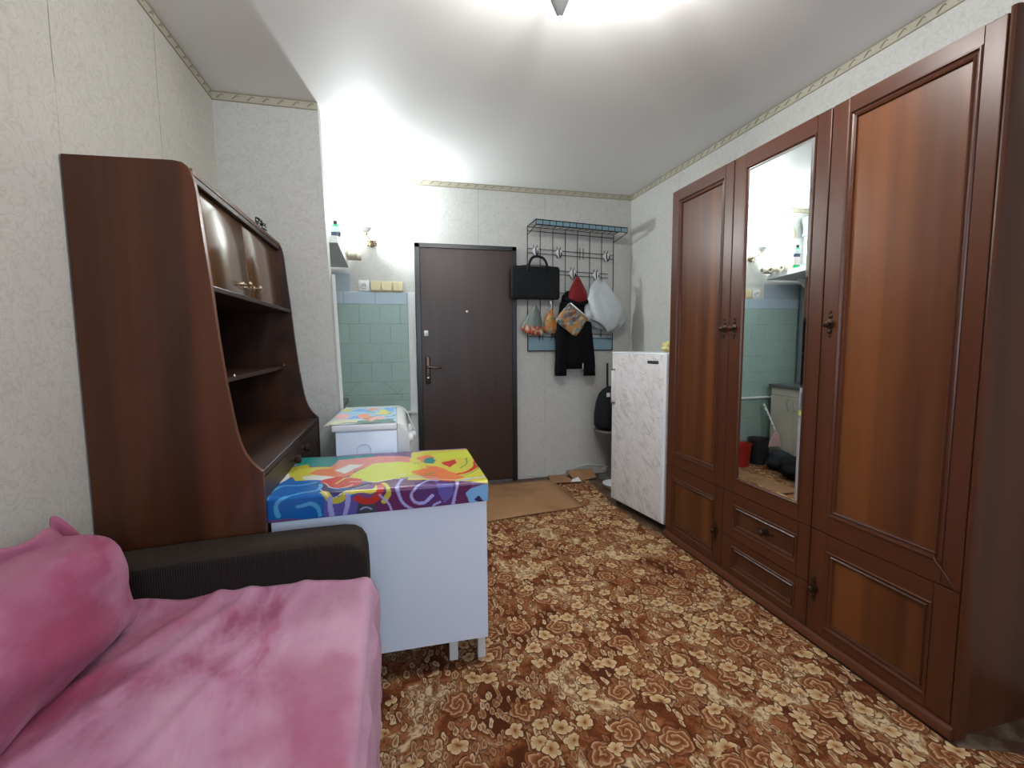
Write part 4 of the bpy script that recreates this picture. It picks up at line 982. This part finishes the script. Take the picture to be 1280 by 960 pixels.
# ------------------------------------------------------------------ wall rack
YR = D-.022
rk = thing('coat_rack', 'black wire coat rack with a top shelf on the end wall', 'coat rack', (1.56, D-.02, 1.17))
xl, xr = 1.152, 1.978
def wire(b, pts, r=.0036): tube(b, pts, r, 6)
b = BM()
zt0, zt1 = 2.232, 2.196
wire(b, [(xl, YR, 1.172), (xl, YR, 2.262)]); wire(b, [(xr, YR, 1.172), (xr, YR, 2.225)]); wire(b, [(xl, YR, 1.172), (xr, YR, 1.172)])
def zl(x, z): return z-.03*(x-xl)/(xr-xl)
for i in range(1, 7):
    x = xl+(xr-xl)*i/7
    wire(b, [(x, YR, 1.255 if i in (1, 2, 6) else 1.36), (x, YR, zl(x, 2.262))], .0032)
for z, x0, x1 in ((2.075, xl, xr), (2.038, xl, xr), (1.90, 1.44, 1.925), (1.865, 1.44, 1.925), (1.705, 1.152, 1.52), (1.705, 1.93, xr), (1.345, xl, xr), (1.305, xl, xr), (2.228, xl, xr)):
    wire(b, [(x0, YR-.004, zl(x0, z)), (x1, YR-.004, zl(x1, z))], .0032)
obj('wire_grid', b, M['black_metal'], rk, smooth='all')
b = BM(); box(b, (xl+.006, YR-.004, 1.178), (xr-.006, YR+.002, 1.292), .001); obj('blue_board', b, M['blue_panel'], rk)
b = BM(); yf = D-.285
for z, y in ((2.262, YR), (2.262, yf), (2.222, yf)): wire(b, [(xl, y, z), (xr, y, zl(xr, z))])
for k in range(1, 6): 
    y = YR+(yf-YR)*k/6; wire(b, [(xl, y, 2.262), (xr, y, zl(xr, 2.262))], .0025)
for x in (xl, xr):
    wire(b, [(x, YR, zl(x, 2.262)), (x, yf, zl(x, 2.262)), (x, yf, zl(x, 2.222)), (x, YR, zl(x, 2.19))])
for i in range(15):
    x = xl+(xr-xl)*i/14; wire(b, [(x, YR, zl(x, 2.264)), (x, yf, zl(x, 2.264)), (x, yf, zl(x, 2.222))], .0025 if i % 2 else .003)
obj('shelf_basket', b, M['black_metal'], rk, smooth='all')
b = BM(); vs = box(b, (xl+.004, yf+.004, 2.224), (xr-.004, yf+.008, 2.260))
for v in vs: v.co.z = zl(v.co.x, v.co.z)
obj('blue_edge', b, M['blue_panel'], rk)
def hook(x, z, used=True):
    b = BM()
    for dx in (-.016, .016): wire(b, [(x+dx, YR-.008, z+.05), (x+dx, YR-.008, z-.05)], .0028)
    obj('hook_bracket', b, M['black_metal'], rk, smooth='all')
    if used:
        b = BM(); prism(b, [(x-.034, z), (x-.012, z+.028), (x+.016, z+.028), (x+.036, z), (x+.014, z-.034), (x, z-.046), (x-.014, z-.034)], YR-.016, YR-.012, 'Y', .001)
        h = obj('hook_plate', b, M['white_plastic'], rk)
        b = BM(); tube(b, spline([(x+.002, YR-.018, z+.03), (x+.002, YR-.022, z-.02), (x+.002, YR-.045, z-.045), (x+.002, YR-.068, z-.035), (x+.002, YR-.075, z-.008)], 4), .0055, 7); obj('hook', b, M['black_paint'], h, smooth='all')
for x, z, u in ((1.222, 2.057, 1), (1.44, 2.048, 1), (1.66, 2.045, 0), (1.90, 2.033, 1), (1.572, 1.872, 1), (1.800, 1.862, 1), (1.275, 1.318, 0), (1.388, 1.318, 0)): hook(x, z, u)

# ------------------------------------------------------------------ things hanging on it
def superring(cx, cy, z, rx, ry, p=2.4, n=32, wob=0, seed=0):
    out = []
    for k in range(n):
        a = 2*PI*k/n; ca, sa = math.cos(a), math.sin(a); r = (abs(ca)**p+abs(sa)**p)**(-1/p)
        w = 1+wob*noise.noise(Vector((ca*1.7+seed, sa*1.7, z*9)))
        out.append((cx+rx*r*ca*w, cy+ry*r*sa*w, z))
    return out
# laptop bag
YG = D-.125
lb = thing('laptop_bag', 'black laptop bag hanging by its handles from the coat rack', 'bag', (1.19, YG, 1.62))
b = BM(); box(b, (.975, YG-.035, 1.622), (1.415, YG+.030, 1.908), .028, 5)
for v in b.verts:
    k = 1-((v.co.x-1.195)/.22)**2*.35-((v.co.z-1.765)/.143)**2*.25; v.co.y = YG+(v.co.y-YG)*max(.3, k)
obj('bag_body', b, M['black_fabric'], lb, smooth=50)
b = BM(); tube(b, spline([(1.115, YG-.036, 1.86), (1.128, YG-.036, 1.92), (1.15, YG-.03, 1.965), (1.185, YG-.02, 1.985), (1.225, YG-.02, 1.985), (1.262, YG-.03, 1.965), (1.285, YG-.036, 1.92), (1.298, YG-.036, 1.86)], 6), .011, 8); obj('carry_handle', b, M['black_fabric'], lb, smooth='all')
b = BM(); tube(b, spline([(.995, YG-.004, 1.885), (1.1, YG-.004, 1.912), (1.3, YG-.004, 1.912), (1.40, YG-.004, 1.885)], 5), .004, 6); obj('zip', b, M['dark_plastic'], lb, smooth='all')
# jacket
YJ = D-.115
jk = thing('jacket', 'black hooded jacket with red hood lining hanging on the coat rack', 'jacket', (1.57, YJ, .95))
b = BM(); rings = []
for z, cx, rx, ry in ((1.70, 1.545, .055, .035), (1.66, 1.545, .095, .05), (1.61, 1.555, .115, .058), (1.52, 1.57, .105, .060), (1.40, 1.575, .105, .062), (1.28, 1.572, .115, .062), (1.15, 1.560, .118, .060), (1.08, 1.553, .108, .055), (1.01, 1.55, .092, .046)):
    rings.append(superring(cx, YJ, z, rx, ry, 2.2, 36, .22, 3))
loft(b, rings); obj('jacket_body', b, M['black_cloth'], jk, smooth='all')
for (pts, m) in (([(1.475, 1.60, .05), (1.45, 1.45, .058), (1.44, 1.28, .055), (1.43, 1.12, .052), (1.425, 1.0, .050), (1.428, .950, .045)], 'black_cloth'), ([(1.635, 1.60, .045), (1.66, 1.45, .052), (1.675, 1.28, .055), (1.69, 1.12, .055), (1.70, 1.02, .056), (1.705, .945, .050)], 'black_cloth')):
    b = BM(); loft(b, [superring(x, YJ-.012, z, r, r*.72, 2, 24, .3, x*5) for x, z, r in pts]); obj('sleeve', b, M[m], jk, smooth='all')
b = BM(); loft(b, [superring(1.575, YJ-.035, z, rx, ry, 2, 28, .15, 2) for z, rx, ry in ((1.825, .010, .008), (1.80, .028, .015), (1.75, .055, .026), (1.70, .078, .036), (1.65, .092, .040), (1.615, .098, .040), (1.595, .085, .03))])
h = obj('hood', b, M['red_cloth'], jk, smooth='all'); h['label'] = 'red lining of the hood'
b = BM(); pts = [(1.575+.108*math.cos(a), YJ-.035-.045*abs(math.sin(a))*(1 if math.sin(a) < 0 else -1)*-1*-1, 1.605+.022*math.cos(2*a)) for a in [2*PI*k/24 for k in range(25)]]
tube(b, pts, .018, 8); obj('hood_edge', b, M['black_cloth'], jk, smooth='all')
b = BM(); tube(b, spline([(1.574, D-.087, 1.835), (1.576, D-.10, 1.85), (1.578, D-.11, 1.83), (1.576, YJ-.02, 1.80)], 4), .004, 6); obj('hanging_loop', b, M['black_cloth'], jk, smooth='all')
b = BM(); box(b, (1.62, YJ-.052, 1.01), (1.628, YJ-.05, 1.06)); obj('white_label', b, M['paper_white'], jk)
# white carrier bag
YW = D-.155
wb = thing('carrier_bag', 'full white plastic carrier bag hanging at the right of the coat rack', 'bag', (1.80, YW, 1.37))
b = BM(); rings = []
for z, cx, rx, ry in ((1.352, 1.86, .04, .02), (1.362, 1.86, .10, .045), (1.39, 1.85, .150, .07), (1.43, 1.835, .180, .085), (1.48, 1.83, .190, .095), (1.54, 1.82, .180, .090), (1.60, 1.80, .158, .075), (1.66, 1.785, .128, .055), (1.72, 1.778, .098, .038), (1.765, 1.783, .060, .024), (1.79, 1.79, .028, .014)):
    n = 72; ring = []
    for k in range(n):
        a = 2*PI*k/n; ca, sa = math.cos(a), math.sin(a); pw = 2.7; r_ = (abs(ca)**pw+abs(sa)**pw)**(-1/pw)
        tri_ = abs(((a*7/(2*PI)+z*1.3) % 1)-.5)*2
        fld = 1-.13*tri_+.06*abs(math.sin(a*5-z*26))+.12*noise.noise(Vector((ca*2.2, sa*2.2, z*11)))
        zz_ = z+(.035 if (ca < -.3 and z < 1.42) else 0)*(-ca)
        ring.append((cx+rx*ca*r_*fld, YW+ry*sa*r_*fld, zz_-.02*math.sin(a*3)))
    rings.append(ring)
loft(b, rings); obj('bag_body', b, M['polythene'], wb, smooth='all')
for dx in (-1, 1):
    b = BM(); tube(b, spline([(1.785+dx*.035, YW+.0, 1.745), (1.792+dx*.018, YW+.02, 1.79), (1.798, D-.09, 1.825), (1.805, D-.088, 1.835)], 5), [.016]*6+[.010]*6+[.006]*4, 8); obj('bag_handle', b, M['polythene'], wb, smooth='all')
# three patterned kitchen cloth items
def blob_cloth(name, label, rings, pal, seed, mat='print_cloth', cat='bag', group=None, tilt=None, cx=0, cz=0):
    b = BM(); loft(b, rings)
    if tilt: bmesh.ops.rotate(b, cent=(cx, YR-.05, cz), matrix=Matrix.Rotation(tilt, 3, 'Y'), verts=b.verts)
    bmesh.ops.subdivide_edges(b, edges=b.edges[:], cuts=2, use_grid_fill=True)
    V = [v.co.copy() for v in b.verts]
    o = obj(name, b, M[mat], None, (cx, YR-.05, cz), smooth='all'); tag(o, label, cat, group)
    C = []
    for v in V:
        n = noise.noise(v*19+Vector((seed, 0, 0))); n2 = noise.noise(v*45+Vector((0, seed, 0)))
        C.append(pal(v, n, n2))
    color_mesh(o, np.array(C)); return o
grn, org2, red2, wh2, yl2 = (.14, .18, .16), (.55, .19, .05), (.35, .05, .025), (.5, .48, .44), (.5, .33, .1)
def pal1(v, n, n2):
    if v.z < 1.385+.03*n: return red2 if n2 > .05 else (org2 if n2 > -.2 else wh2)
    return tuple(c*(1+.15*n2) for c in grn)
def pal2(v, n, n2): return org2 if n > .02 else (yl2 if n2 > .1 else ((.2, .26, .16) if n2 > -.2 else (.30, .08, .04)))
def pal3(v, n, n2): return (.40, .20, .06) if n > .10 else ((.45, .40, .30) if n2 > .22 else ((.14, .05, .03) if n2 < -.15 else (.12, .18, .20)))
YK = YR-.065
blob_cloth('oven_mitt', 'grey-green kitchen mitt with red patches, leftmost below the laptop bag', [superring(cx, YK, z, rx, ry, 2.1, 24, .35, 1) for z, cx, rx, ry in ((1.315, 1.215, .05, .015), (1.335, 1.20, .085, .030), (1.38, 1.185, .092, .036), (1.44, 1.18, .080, .034), (1.50, 1.19, .055, .026), (1.55, 1.205, .025, .014), (1.575, 1.21, .008, .006))], pal1, 1, cx=1.19, cz=1.32)
blob_cloth('pot_holder', 'orange patterned pot holder hanging between the grey mitt and the printed pouch', [superring(cx, YK-.01, z, rx, ry, 2.1, 20, .35, 5) for z, cx, rx, ry in ((1.33, 1.345, .04, .012), (1.35, 1.345, .062, .022), (1.40, 1.34, .058, .024), (1.46, 1.335, .042, .02), (1.51, 1.345, .022, .012), (1.55, 1.35, .008, .006))], pal2, 9, cat='pot holder', cx=1.34, cz=1.33)
o = blob_cloth('printed_pouch', 'tilted printed square pouch with a pale edge hanging left of the jacket', [superring(cx, YK-.115, z, rx, ry, 4.5, 28, .12, 8) for z, cx, rx, ry in ((1.345, 1.50, .095, .010), (1.36, 1.50, .112, .018), (1.41, 1.50, .118, .022), (1.47, 1.50, .115, .020), (1.53, 1.50, .110, .012), (1.545, 1.50, .106, .006))], pal3, 4, cat='pouch', tilt=math.radians(38), cx=1.50, cz=1.44)
b = BM(); c_, s_ = math.cos(math.radians(38)), math.sin(math.radians(38))
def rt(x, z): x -= 1.50; z -= 1.44; return (1.50+x*c_+z*s_, YK-.130, 1.44-x*s_+z*c_)
tube(b, [rt(1.395, 1.547), rt(1.605, 1.547)], .006, 6); obj('pale_edge', b, M['white_plastic'], o, smooth='all')
# towel end showing under the printed pouch + clips: small hanging tape
b = BM(); wire(b, [(1.352, YK-.01, 1.545), (1.352, YK-.005, 1.60)], .003); box(b, (1.338, YK-.02, 1.585), (1.350, YK-.012, 1.61), .002)
o = obj('clip', b, M['white_plastic'], None, (1.35, YK, 1.56)); tag(o, 'small white clip just under the laptop bag, above the orange pot holder', 'clip')

# ------------------------------------------------------------------ sockets
def plate(x0, x1, z0, z1, kind, label):
    o = thing('power_socket' if kind == 's' else 'light_switch', label, 'socket' if kind == 's' else 'switch', ((x0+x1)/2, D, z0))
    mm = M['white_plastic'] if kind == 's' else M['beige_plastic']
    b = BM(); box(b, (x0, D-.012, z0), (x1, D-.0005, z1), .003); obj('cover_plate', b, mm, o, smooth=35)
    if kind == 's':
        b = BM(); lathe(b, [(.026, 0), (.024, -.010), (.018, -.010), (.016, -.003)], ((x0+x1)/2, D-.012, (z0+z1)/2), 24, 'Y'); obj('socket_ring', b, M['white_paint'], o, smooth=35)
        b = BM()
        for dx in (-.009, .009): lathe(b, [(.004, 0), (.003, -.002)], ((x0+x1)/2+dx, D-.015, (z0+z1)/2), 10, 'Y')
        obj('socket_hole', b, M['dark_plastic'], o)
    else:
        n = 2 if kind == 'd' else 1; w = (x1-x0-.016)/n
        for i in range(n):
            b = BM(); prism(b, [(D-.012, z0+.012), (D-.022, z0+.012), (D-.016, z1-.012), (D-.012, z1-.012)], x0+.008+w*i+.001, x0+.008+w*(i+1)-.001, 'X', .001); obj('rocker', b, mm, o)
plate(-.282, -.196, 1.680, 1.766, 's', 'round white power socket left of the beige switches above the tiles')
plate(-.188, -.104, 1.676, 1.762, 'o', 'beige switch next to the white power socket')
plate(-.102, -.014, 1.676, 1.762, 'o', 'middle one of the three beige switches above the tiles')
plate(-.012, .076, 1.676, 1.762, 'd', 'beige double switch nearest to the entrance door')

# ------------------------------------------------------------------ kitchen corner: shelf, bottle, rolls, pipe, sink cabinet
sh = thing('wall_shelf', 'white shelf above the kitchen corner behind the stub wall', 'shelf', (-.63, 3.7, 1.85))
b = BM(); box(b, (LX+.002, 3.30, 1.862), (-.350, D-.014, 1.908), .002)
for v in b.verts: v.co.z += (D-v.co.y)*.065
obj('board', b, M['white_paint'], sh)
for y in (3.5, 3.9):
    b = BM(); prism(b, [(LX+.003, 1.60), (LX+.02, 1.60), (-.60, 1.850), (-.60, 1.864), (LX+.003, 1.864)], y-.01, y+.01, 'Y', .001); obj('bracket', b, M['white_paint'], sh)
def xcyl(b, x0, x1, y, z, r0, r1):   # hollow roll along x
    rings = []
    for x, r in ((x1, r1), (x0, r1), (x0, r0), (x1, r0)): rings.append([(x, y+r*math.cos(2*PI*k/20), z+r*math.sin(2*PI*k/20)) for k in range(20)])
    rings.append(rings[0]); R = [[b.verts.new(p) for p in r] for r in rings[:4]]
    for i in range(4):
        A, B = R[i], R[(i+1) % 4]
        for k in range(20): b.faces.new((A[k], A[(k+1) % 20], B[(k+1) % 20], B[k]))
for i, (y, x1, r, lab) in enumerate(((3.985, -.245, .028, 'rolled wallpaper on the shelf, the one nearest the end wall'), (3.905, -.27, .024, 'thinner rolled wallpaper on the shelf, middle one of three'), (3.835, -.33, .032, 'thickest rolled wallpaper on the shelf, nearest the green bottle'))):
    b = BM(); xcyl(b, -.71, x1, y, 1.909+(D-y)*.065+r+.001, r*.45, r); o = obj('wallpaper_roll', b, M['roll_paper'], None, (-.5, y, 1.909), smooth=40); tag(o, lab, 'wallpaper roll', 'wallpaper rolls on the shelf')
def bottle(x, y, z):
    o = thing('dish_soap_bottle', 'green-capped dish soap bottle standing on the white wall shelf', 'bottle', (x, y, z))
    b = BM(); rings = [superring(x, y, z+h, r, r*.62, 2.2, 24) for h, r in ((.0, .030), (.004, .034), (.05, .037), (.09, .031), (.13, .036), (.165, .037), (.19, .028), (.20, .016))]
    loft(b, rings); t = NT('bottle_plastic'); zz = t.xyz(t.obj())[2]
    m = t.fin(t.ramp(t.math('MULTIPLY', zz, 5.0), [(0, (.02, .35, .12)), (.12, (.02, .35, .12)), (.18, (.6, .5, .52)), (.45, (.62, .55, .58)), (.55, (.04, .05, .09)), (.7, (.5, .62, .62)), (.85, (.5, .64, .6)), (.9, (.05, .5, .22))], 'CONSTANT'), .25)
    obj('bottle_body', b, m, o, smooth='all')
    b = BM(); lathe(b, [(.016, .198), (.017, .205), (.017, .222), (.009, .226)], (x, y, z), 16); obj('cap', b, M['dark_plastic'], o, smooth=40)
bottle(-.405, 3.735, 1.931)
b = BM(); bmesh.ops.create_icosphere(b, subdivisions=3, radius=1)
for v in b.verts: v.co = Vector((v.co.x*.05, v.co.y*.035, max(-.012, v.co.z*.016)))+Vector((-.43, 3.62, 1.950))
o = obj('sponge', b, M['green_plastic'], None, (-.43, 3.62, 1.938), smooth='all'); tag(o, 'flat green scouring sponge on the shelf beside the soap bottle', 'sponge')
# waste pipe in the corner
pp = thing('drain_pipe', 'grey vertical drain pipe with a flared socket in the kitchen corner', 'pipe', (-.80, 3.955, 0))
b = BM(); lathe(b, [(.052, 0), (.052, 1.86)], (-.79, 3.985, .0), 28); lathe(b, [(.052, 1.92), (.052, 2.32), (.063, 2.33), (.063, 2.40), (.075, 2.44), (.078, 2.49), (.066, 2.50)], (-.79, 3.97, .0), 28); obj('pipe', b, M['grey_pipe'], pp, smooth=40)
b = BM(); lathe(b, [(.062, 2.30), (.068, 2.305), (.068, 2.33), (.062, 2.335)], (-.79, 3.975, 0), 28); obj('collar', b, M['grey_pipe'], pp, smooth=40)
b = BM(); wire(b, spline([(-.553, D-.016, 2.50), (-.56, D-.02, 2.45), (-.575, D-.02, 2.42)], 3), .002); lathe(b, [(.005, 0), (.005, -.014)], (-.553, D, 2.503), 8, 'Y'); 
mt = thing('hanging_mitt', 'beige cloth mitt hanging from a nail above the white shelf', 'mitt', (-.60, D-.03, 2.29))
obj('nail_loop', b, M['dark_plastic'], mt)
b = BM(); loft(b, [superring(cx, D-.034, z, rx, .022, 2.2, 24, .1, 3) for z, cx, rx in ((2.285, -.615, .03), (2.30, -.612, .048), (2.34, -.608, .055), (2.38, -.600, .050), (2.41, -.59, .036), (2.425, -.585, .02))]); obj('mitt', b, M['mitt'], mt, smooth='all')
# sink cabinet, doors face the room
sk = thing('sink_cabinet', 'white two-door kitchen base cabinet with grey worktop behind the stub wall', 'cabinet', (-.65, 3.69, 0))
b = BM(); box(b, (-.72, 3.395, .08), (-.418, 3.965, .775), .002); box(b, (LX+.004, 3.395, .08), (-.72, 3.90, .775)); box(b, (LX+.01, 3.405, 0), (-.46, 3.90, .08)); obj('body', b, M['cream_paint'], sk)
b = BM(); box(b, (-.722, 3.375, .775), (-.385, 3.985, .808), .004); box(b, (LX+.003, 3.375, .775), (-.722, 3.91, .808), .002); obj('worktop', b, M['worktop'], sk)
b = BM(); box(b, (-.86, 3.44, .8085), (-.44, 3.92, .8125), .002); lathe(b, [(.13, .813), (.135, .817), (.12, .817), (.115, .813)], (-.64, 3.68, 0), 28); obj('sink_rim', b, M['steel'], sk, smooth=40)
b = BM(); tube(b, spline([(-.83, 3.72, .81), (-.83, 3.72, .93), (-.81, 3.70, 1.0), (-.75, 3.68, 1.01), (-.68, 3.66, .97)], 6), .010, 10); lathe(b, [(.022, .812), (.022, .85), (.014, .86)], (-.83, 3.72, 0), 16); obj('faucet', b, M['chrome'], sk, smooth=40)
for y0, y1, hy in ((3.397, 3.679, 3.655), (3.683, 3.963, 3.735)):
    b = BM(); box(b, (-.418, y0, .085), (-.400, y1, .70), .002); d = obj('door', b, M['cream_paint'], sk)
    b = BM(); tube(b, spline([(-.400, hy, .665), (-.378, hy+.004, .66), (-.372, hy+.006, .63), (-.376, hy-.004, .60), (-.376, hy-.006, .575), (-.400, hy, .565)], 4), .005, 8); obj('handle', b, M['chrome'], d, smooth='all')
b = BM(); box(b, (-.418, 3.397, .705), (-.400, 3.963, .772), .002); obj('top_panel', b, M['cream_paint'], sk)
# bucket, dustpan and bags seen in the mirror
b = BM(); lathe(b, [(.08, 0), (.10, .22), (.105, .225), (.098, .225), (.078, .01)], (.0, 3.90, -.0), 28); o = obj('red_bucket', b, M['red_plastic'], None, (.0, 3.90, 0), smooth=40); tag(o, 'red plastic bucket in the tiled corner beside the entrance door', 'bucket')
b = BM(); lathe(b, [(.07, 0), (.098, .26), (.104, .265), (.096, .265), (.068, .01)], (-.22, 3.91, -.0), 28); o = obj('dark_bucket', b, M['dark_plastic'], None, (-.22, 3.91, 0), smooth=40); tag(o, 'dark bucket under the tiles between red bucket and sink cabinet', 'bucket')
dp = thing('dustpan', 'pink dustpan with a spotted handle leaning on the tiles by the sink cabinet', 'dustpan', (-.31, 3.97, .14))
b = BM(); prism(b, [(-.385, .20), (-.235, .20), (-.275, .32), (-.31, .35), (-.325, .35), (-.35, .32)], 3.79, 3.80, 'Y', .002); obj('pan', b, M['pink_plastic'], dp)
b = BM(); tube(b, [(-.318, 3.80, .34), (-.33, 3.90, .48), (-.335, 3.99, .60)], .010, 8); hn = obj('handle', b, M['white_plastic'], dp, smooth='all')
for k in range(6):
    b = BM(); f = k/6+.06; q = Vector((-.318, 3.80, .34)).lerp(Vector((-.335, 3.99, .60)), f); bmesh.ops.create_icosphere(b, subdivisions=1, radius=.007, matrix=Matrix.Translation(q+Vector((.006, -.005, 0))))
    obj('spot', b, M['dark_plastic'], hn)
def lump(name, c, r, mat, label, cat, seed, parent=None):
    b = BM(); bmesh.ops.create_icosphere(b, subdivisions=4, radius=1)
    for v in b.verts:
        q = v.co.copy(); k = 1+.30*noise.noise(q*1.6+Vector((seed, 0, 0)))+.10*noise.noise(q*5)
        v.co = Vector((q.x*r[0]*k+c[0], q.y*r[1]*k+c[1], max(.012, q.z*r[2]*k+c[2])))
    o = obj(name, b, mat, None, (c[0], c[1], .012), smooth='all'); tag(o, label, cat); return o
lump('black_sack', (-.14, 3.36, .10), (.13, .16, .11), M['black_fabric'], 'crumpled black sack on the floor beside the washing machine, by the sink cabinet', 'bag', 2)
lump('navy_bag', (-.26, 3.66, .09), (.12, .13, .09), flat('navy_fabric', (.02, .026, .04), .8), 'dark blue cloth bag on the floor in front of the sink cabinet', 'bag', 6)

# ------------------------------------------------------------------ lamps
wl = thing('wall_lamp', 'lit bare wall lamp with a metal scroll ring above the tiled corner', 'lamp', (-.19, D, 2.07))
b = BM(); lathe(b, [(.038, 0), (.038, -.008), (.020, -.022), (.014, -.028)], (-.165, D, 2.075), 24, 'Y'); obj('wall_plate', b, M['brass'], wl, smooth=40)
b = BM()
for k in range(8):
    a = 2*PI*k/8; c = Vector((-.165+.032*math.cos(a), D-.035, 2.075+.032*math.sin(a)))
    tube(b, spline([(-.165, D-.03, 2.075), c+Vector((0, -.02, 0)), c+Vector((.018*math.cos(a+.9), -.03, .018*math.sin(a+.9))), c+Vector((.022*math.cos(a), -.012, .022*math.sin(a)))], 4), .0022, 5)
obj('scroll_ring', b, M['bronze'], wl, smooth='all')
b = BM(); tube(b, spline([(-.165, D-.03, 2.075), (-.18, D-.07, 2.09), (-.205, D-.10, 2.115)], 5), .006, 8); lathe(b, [(.014, 0), (.017, .012), (.017, .022), (.012, .026)], (-.205, D-.10, 2.108), 16); obj('lamp_arm', b, M['brass'], wl, smooth=40)
b = BM(); bmesh.ops.create_uvsphere(b, u_segments=24, v_segments=16, radius=.030, matrix=Matrix.Translation((-.205, D-.10, 2.180))); obj('bulb', b, M['bulb'], wl, smooth='all')
cl = thing('ceiling_lamp', 'ceiling lamp with a grey cone-shaped holder below the white ceiling', 'lamp', (.62, 1.60, H))
b = BM(); lathe(b, [(.05, 2.60), (.05, 2.592), (.02, 2.575), (.008, 2.57), (.008, 2.535)], (.618, 1.72, 0), 24); obj('ceiling_mount', b, M['grey_pipe'], cl, smooth=40)
b = BM(); lathe(b, [(.004, 2.442), (.012, 2.452), (.033, 2.500), (.034, 2.512), (.026, 2.528), (.010, 2.538)], (.618, 1.72, 0), 28); obj('cone_cover', b, flat('grey_cone', (.035, .037, .037), .8, 0, .1, 20, .05), cl, smooth=40)
b = BM(); bmesh.ops.create_uvsphere(b, u_segments=24, v_segments=16, radius=.008, matrix=Matrix.Translation((.618, 1.72, 2.438))); obj('finial', b, M['white_plastic'], cl, smooth='all')
BULBS = [(.39, 1.58), (.85, 1.58), (.618, 1.40)]
for x, y in BULBS:
    b = BM(); tube(b, spline([(.618, 1.72, 2.548), ((x+.618)/2, (y+1.72)/2, 2.556), (x, y, 2.558)], 5), .005, 8); lathe(b, [(.013, 2.540), (.017, 2.546), (.017, 2.562), (.010, 2.568)], (x, y, 0), 16); a = obj('lamp_arm', b, M['grey_pipe'], cl, smooth=40)
    b = BM(); bmesh.ops.create_uvsphere(b, u_segments=20, v_segments=14, radius=.026, matrix=Matrix.Translation((x, y, 2.520))); obj('bulb', b, M['bulb'], a, smooth='all')

b = BM(); rings = [[(r*math.cos(2*PI*k/28)-.205, D-.10+r*math.sin(2*PI*k/28), z) for k in range(28)] for r, z in ((.010, 2.128), (.030, 2.134), (.046, 2.150), (.052, 2.168), (.049, 2.168), (.043, 2.152), (.028, 2.138), (.010, 2.133))]
loft(b, rings); obj('light_block_cup', b, M['white_plastic'], wl, smooth=50)  # cup added below the bulb to block its downward light on the wall

def light(name, typ, loc, energy, color, size=.05, rot=None, sy=None):
    l = bpy.data.lights.new(name, typ); l.energy = energy; l.color = color
    if typ == 'AREA':
        l.size = size
        if sy: l.shape = 'RECTANGLE'; l.size_y = sy
    else: l.shadow_soft_size = size
    o = link(bpy.data.objects.new(name, l)); o.location = loc
    if rot: o.rotation_euler = rot
    return o
light('wall_lamp_light', 'POINT', (-.205, D-.10, 2.230), WALL_W, (.90, .98, 1.0), .032)
for x, y in BULBS: light('ceiling_lamp_light', 'POINT', (x, y, 2.472), CEIL_W/3, (1.0, .975, .93), .02)
light('rear_fill_light', 'AREA', (.65, YB-.03, 1.55), FILL_W, (.74, .85, 1.0), 1.4, (PI/2, 0, 0), 1.3)  # added bluish fill from behind the viewer, set in the unseen window opening
wd = bpy.data.worlds.new('world'); SC.world = wd; wd.use_nodes = True
wd.node_tree.nodes['Background'].inputs[0].default_value = (.5, .6, .75, 1); wd.node_tree.nodes['Background'].inputs[1].default_value = .3

# ------------------------------------------------------------------ camera
cam = bpy.data.cameras.new('camera'); co = link(bpy.data.objects.new('camera', cam)); SC.camera = co
cam.sensor_width = 36; cam.lens = 581.2182/1280*36; cam.clip_start = .02
pitch, yaw, roll = -.0916, .2438, -.007
def dirv(a, bb, fwd):
    c, s = math.cos(-roll), math.sin(-roll); a, bb = a*c-bb*s, a*s+bb*c
    y2, z2 = fwd, -bb; c, s = math.cos(pitch), math.sin(pitch); y = y2*c-z2*s; z = y2*s+z2*c
    c, s = math.cos(yaw), math.sin(yaw); return Vector((a*c+y*s, -a*s+y*c, z))
R_ = dirv(1, 0, 0); U_ = dirv(0, -1, 0); F_ = dirv(0, 0, 1)
mw = Matrix((R_, U_, -F_)).transposed().to_4x4(); mw.translation = (0, 0, 1.2609); co.matrix_world = mw
vs_ = SC.view_settings; vs_.view_transform = 'Standard'; vs_.look = 'None'; vs_.gamma = 1; vs_.exposure = EXPO; vs_.use_curve_mapping = False
SC.render.film_transparent = False
try: SC.cycles.max_bounces = 8; SC.cycles.sample_clamp_indirect = 6
except Exception: pass
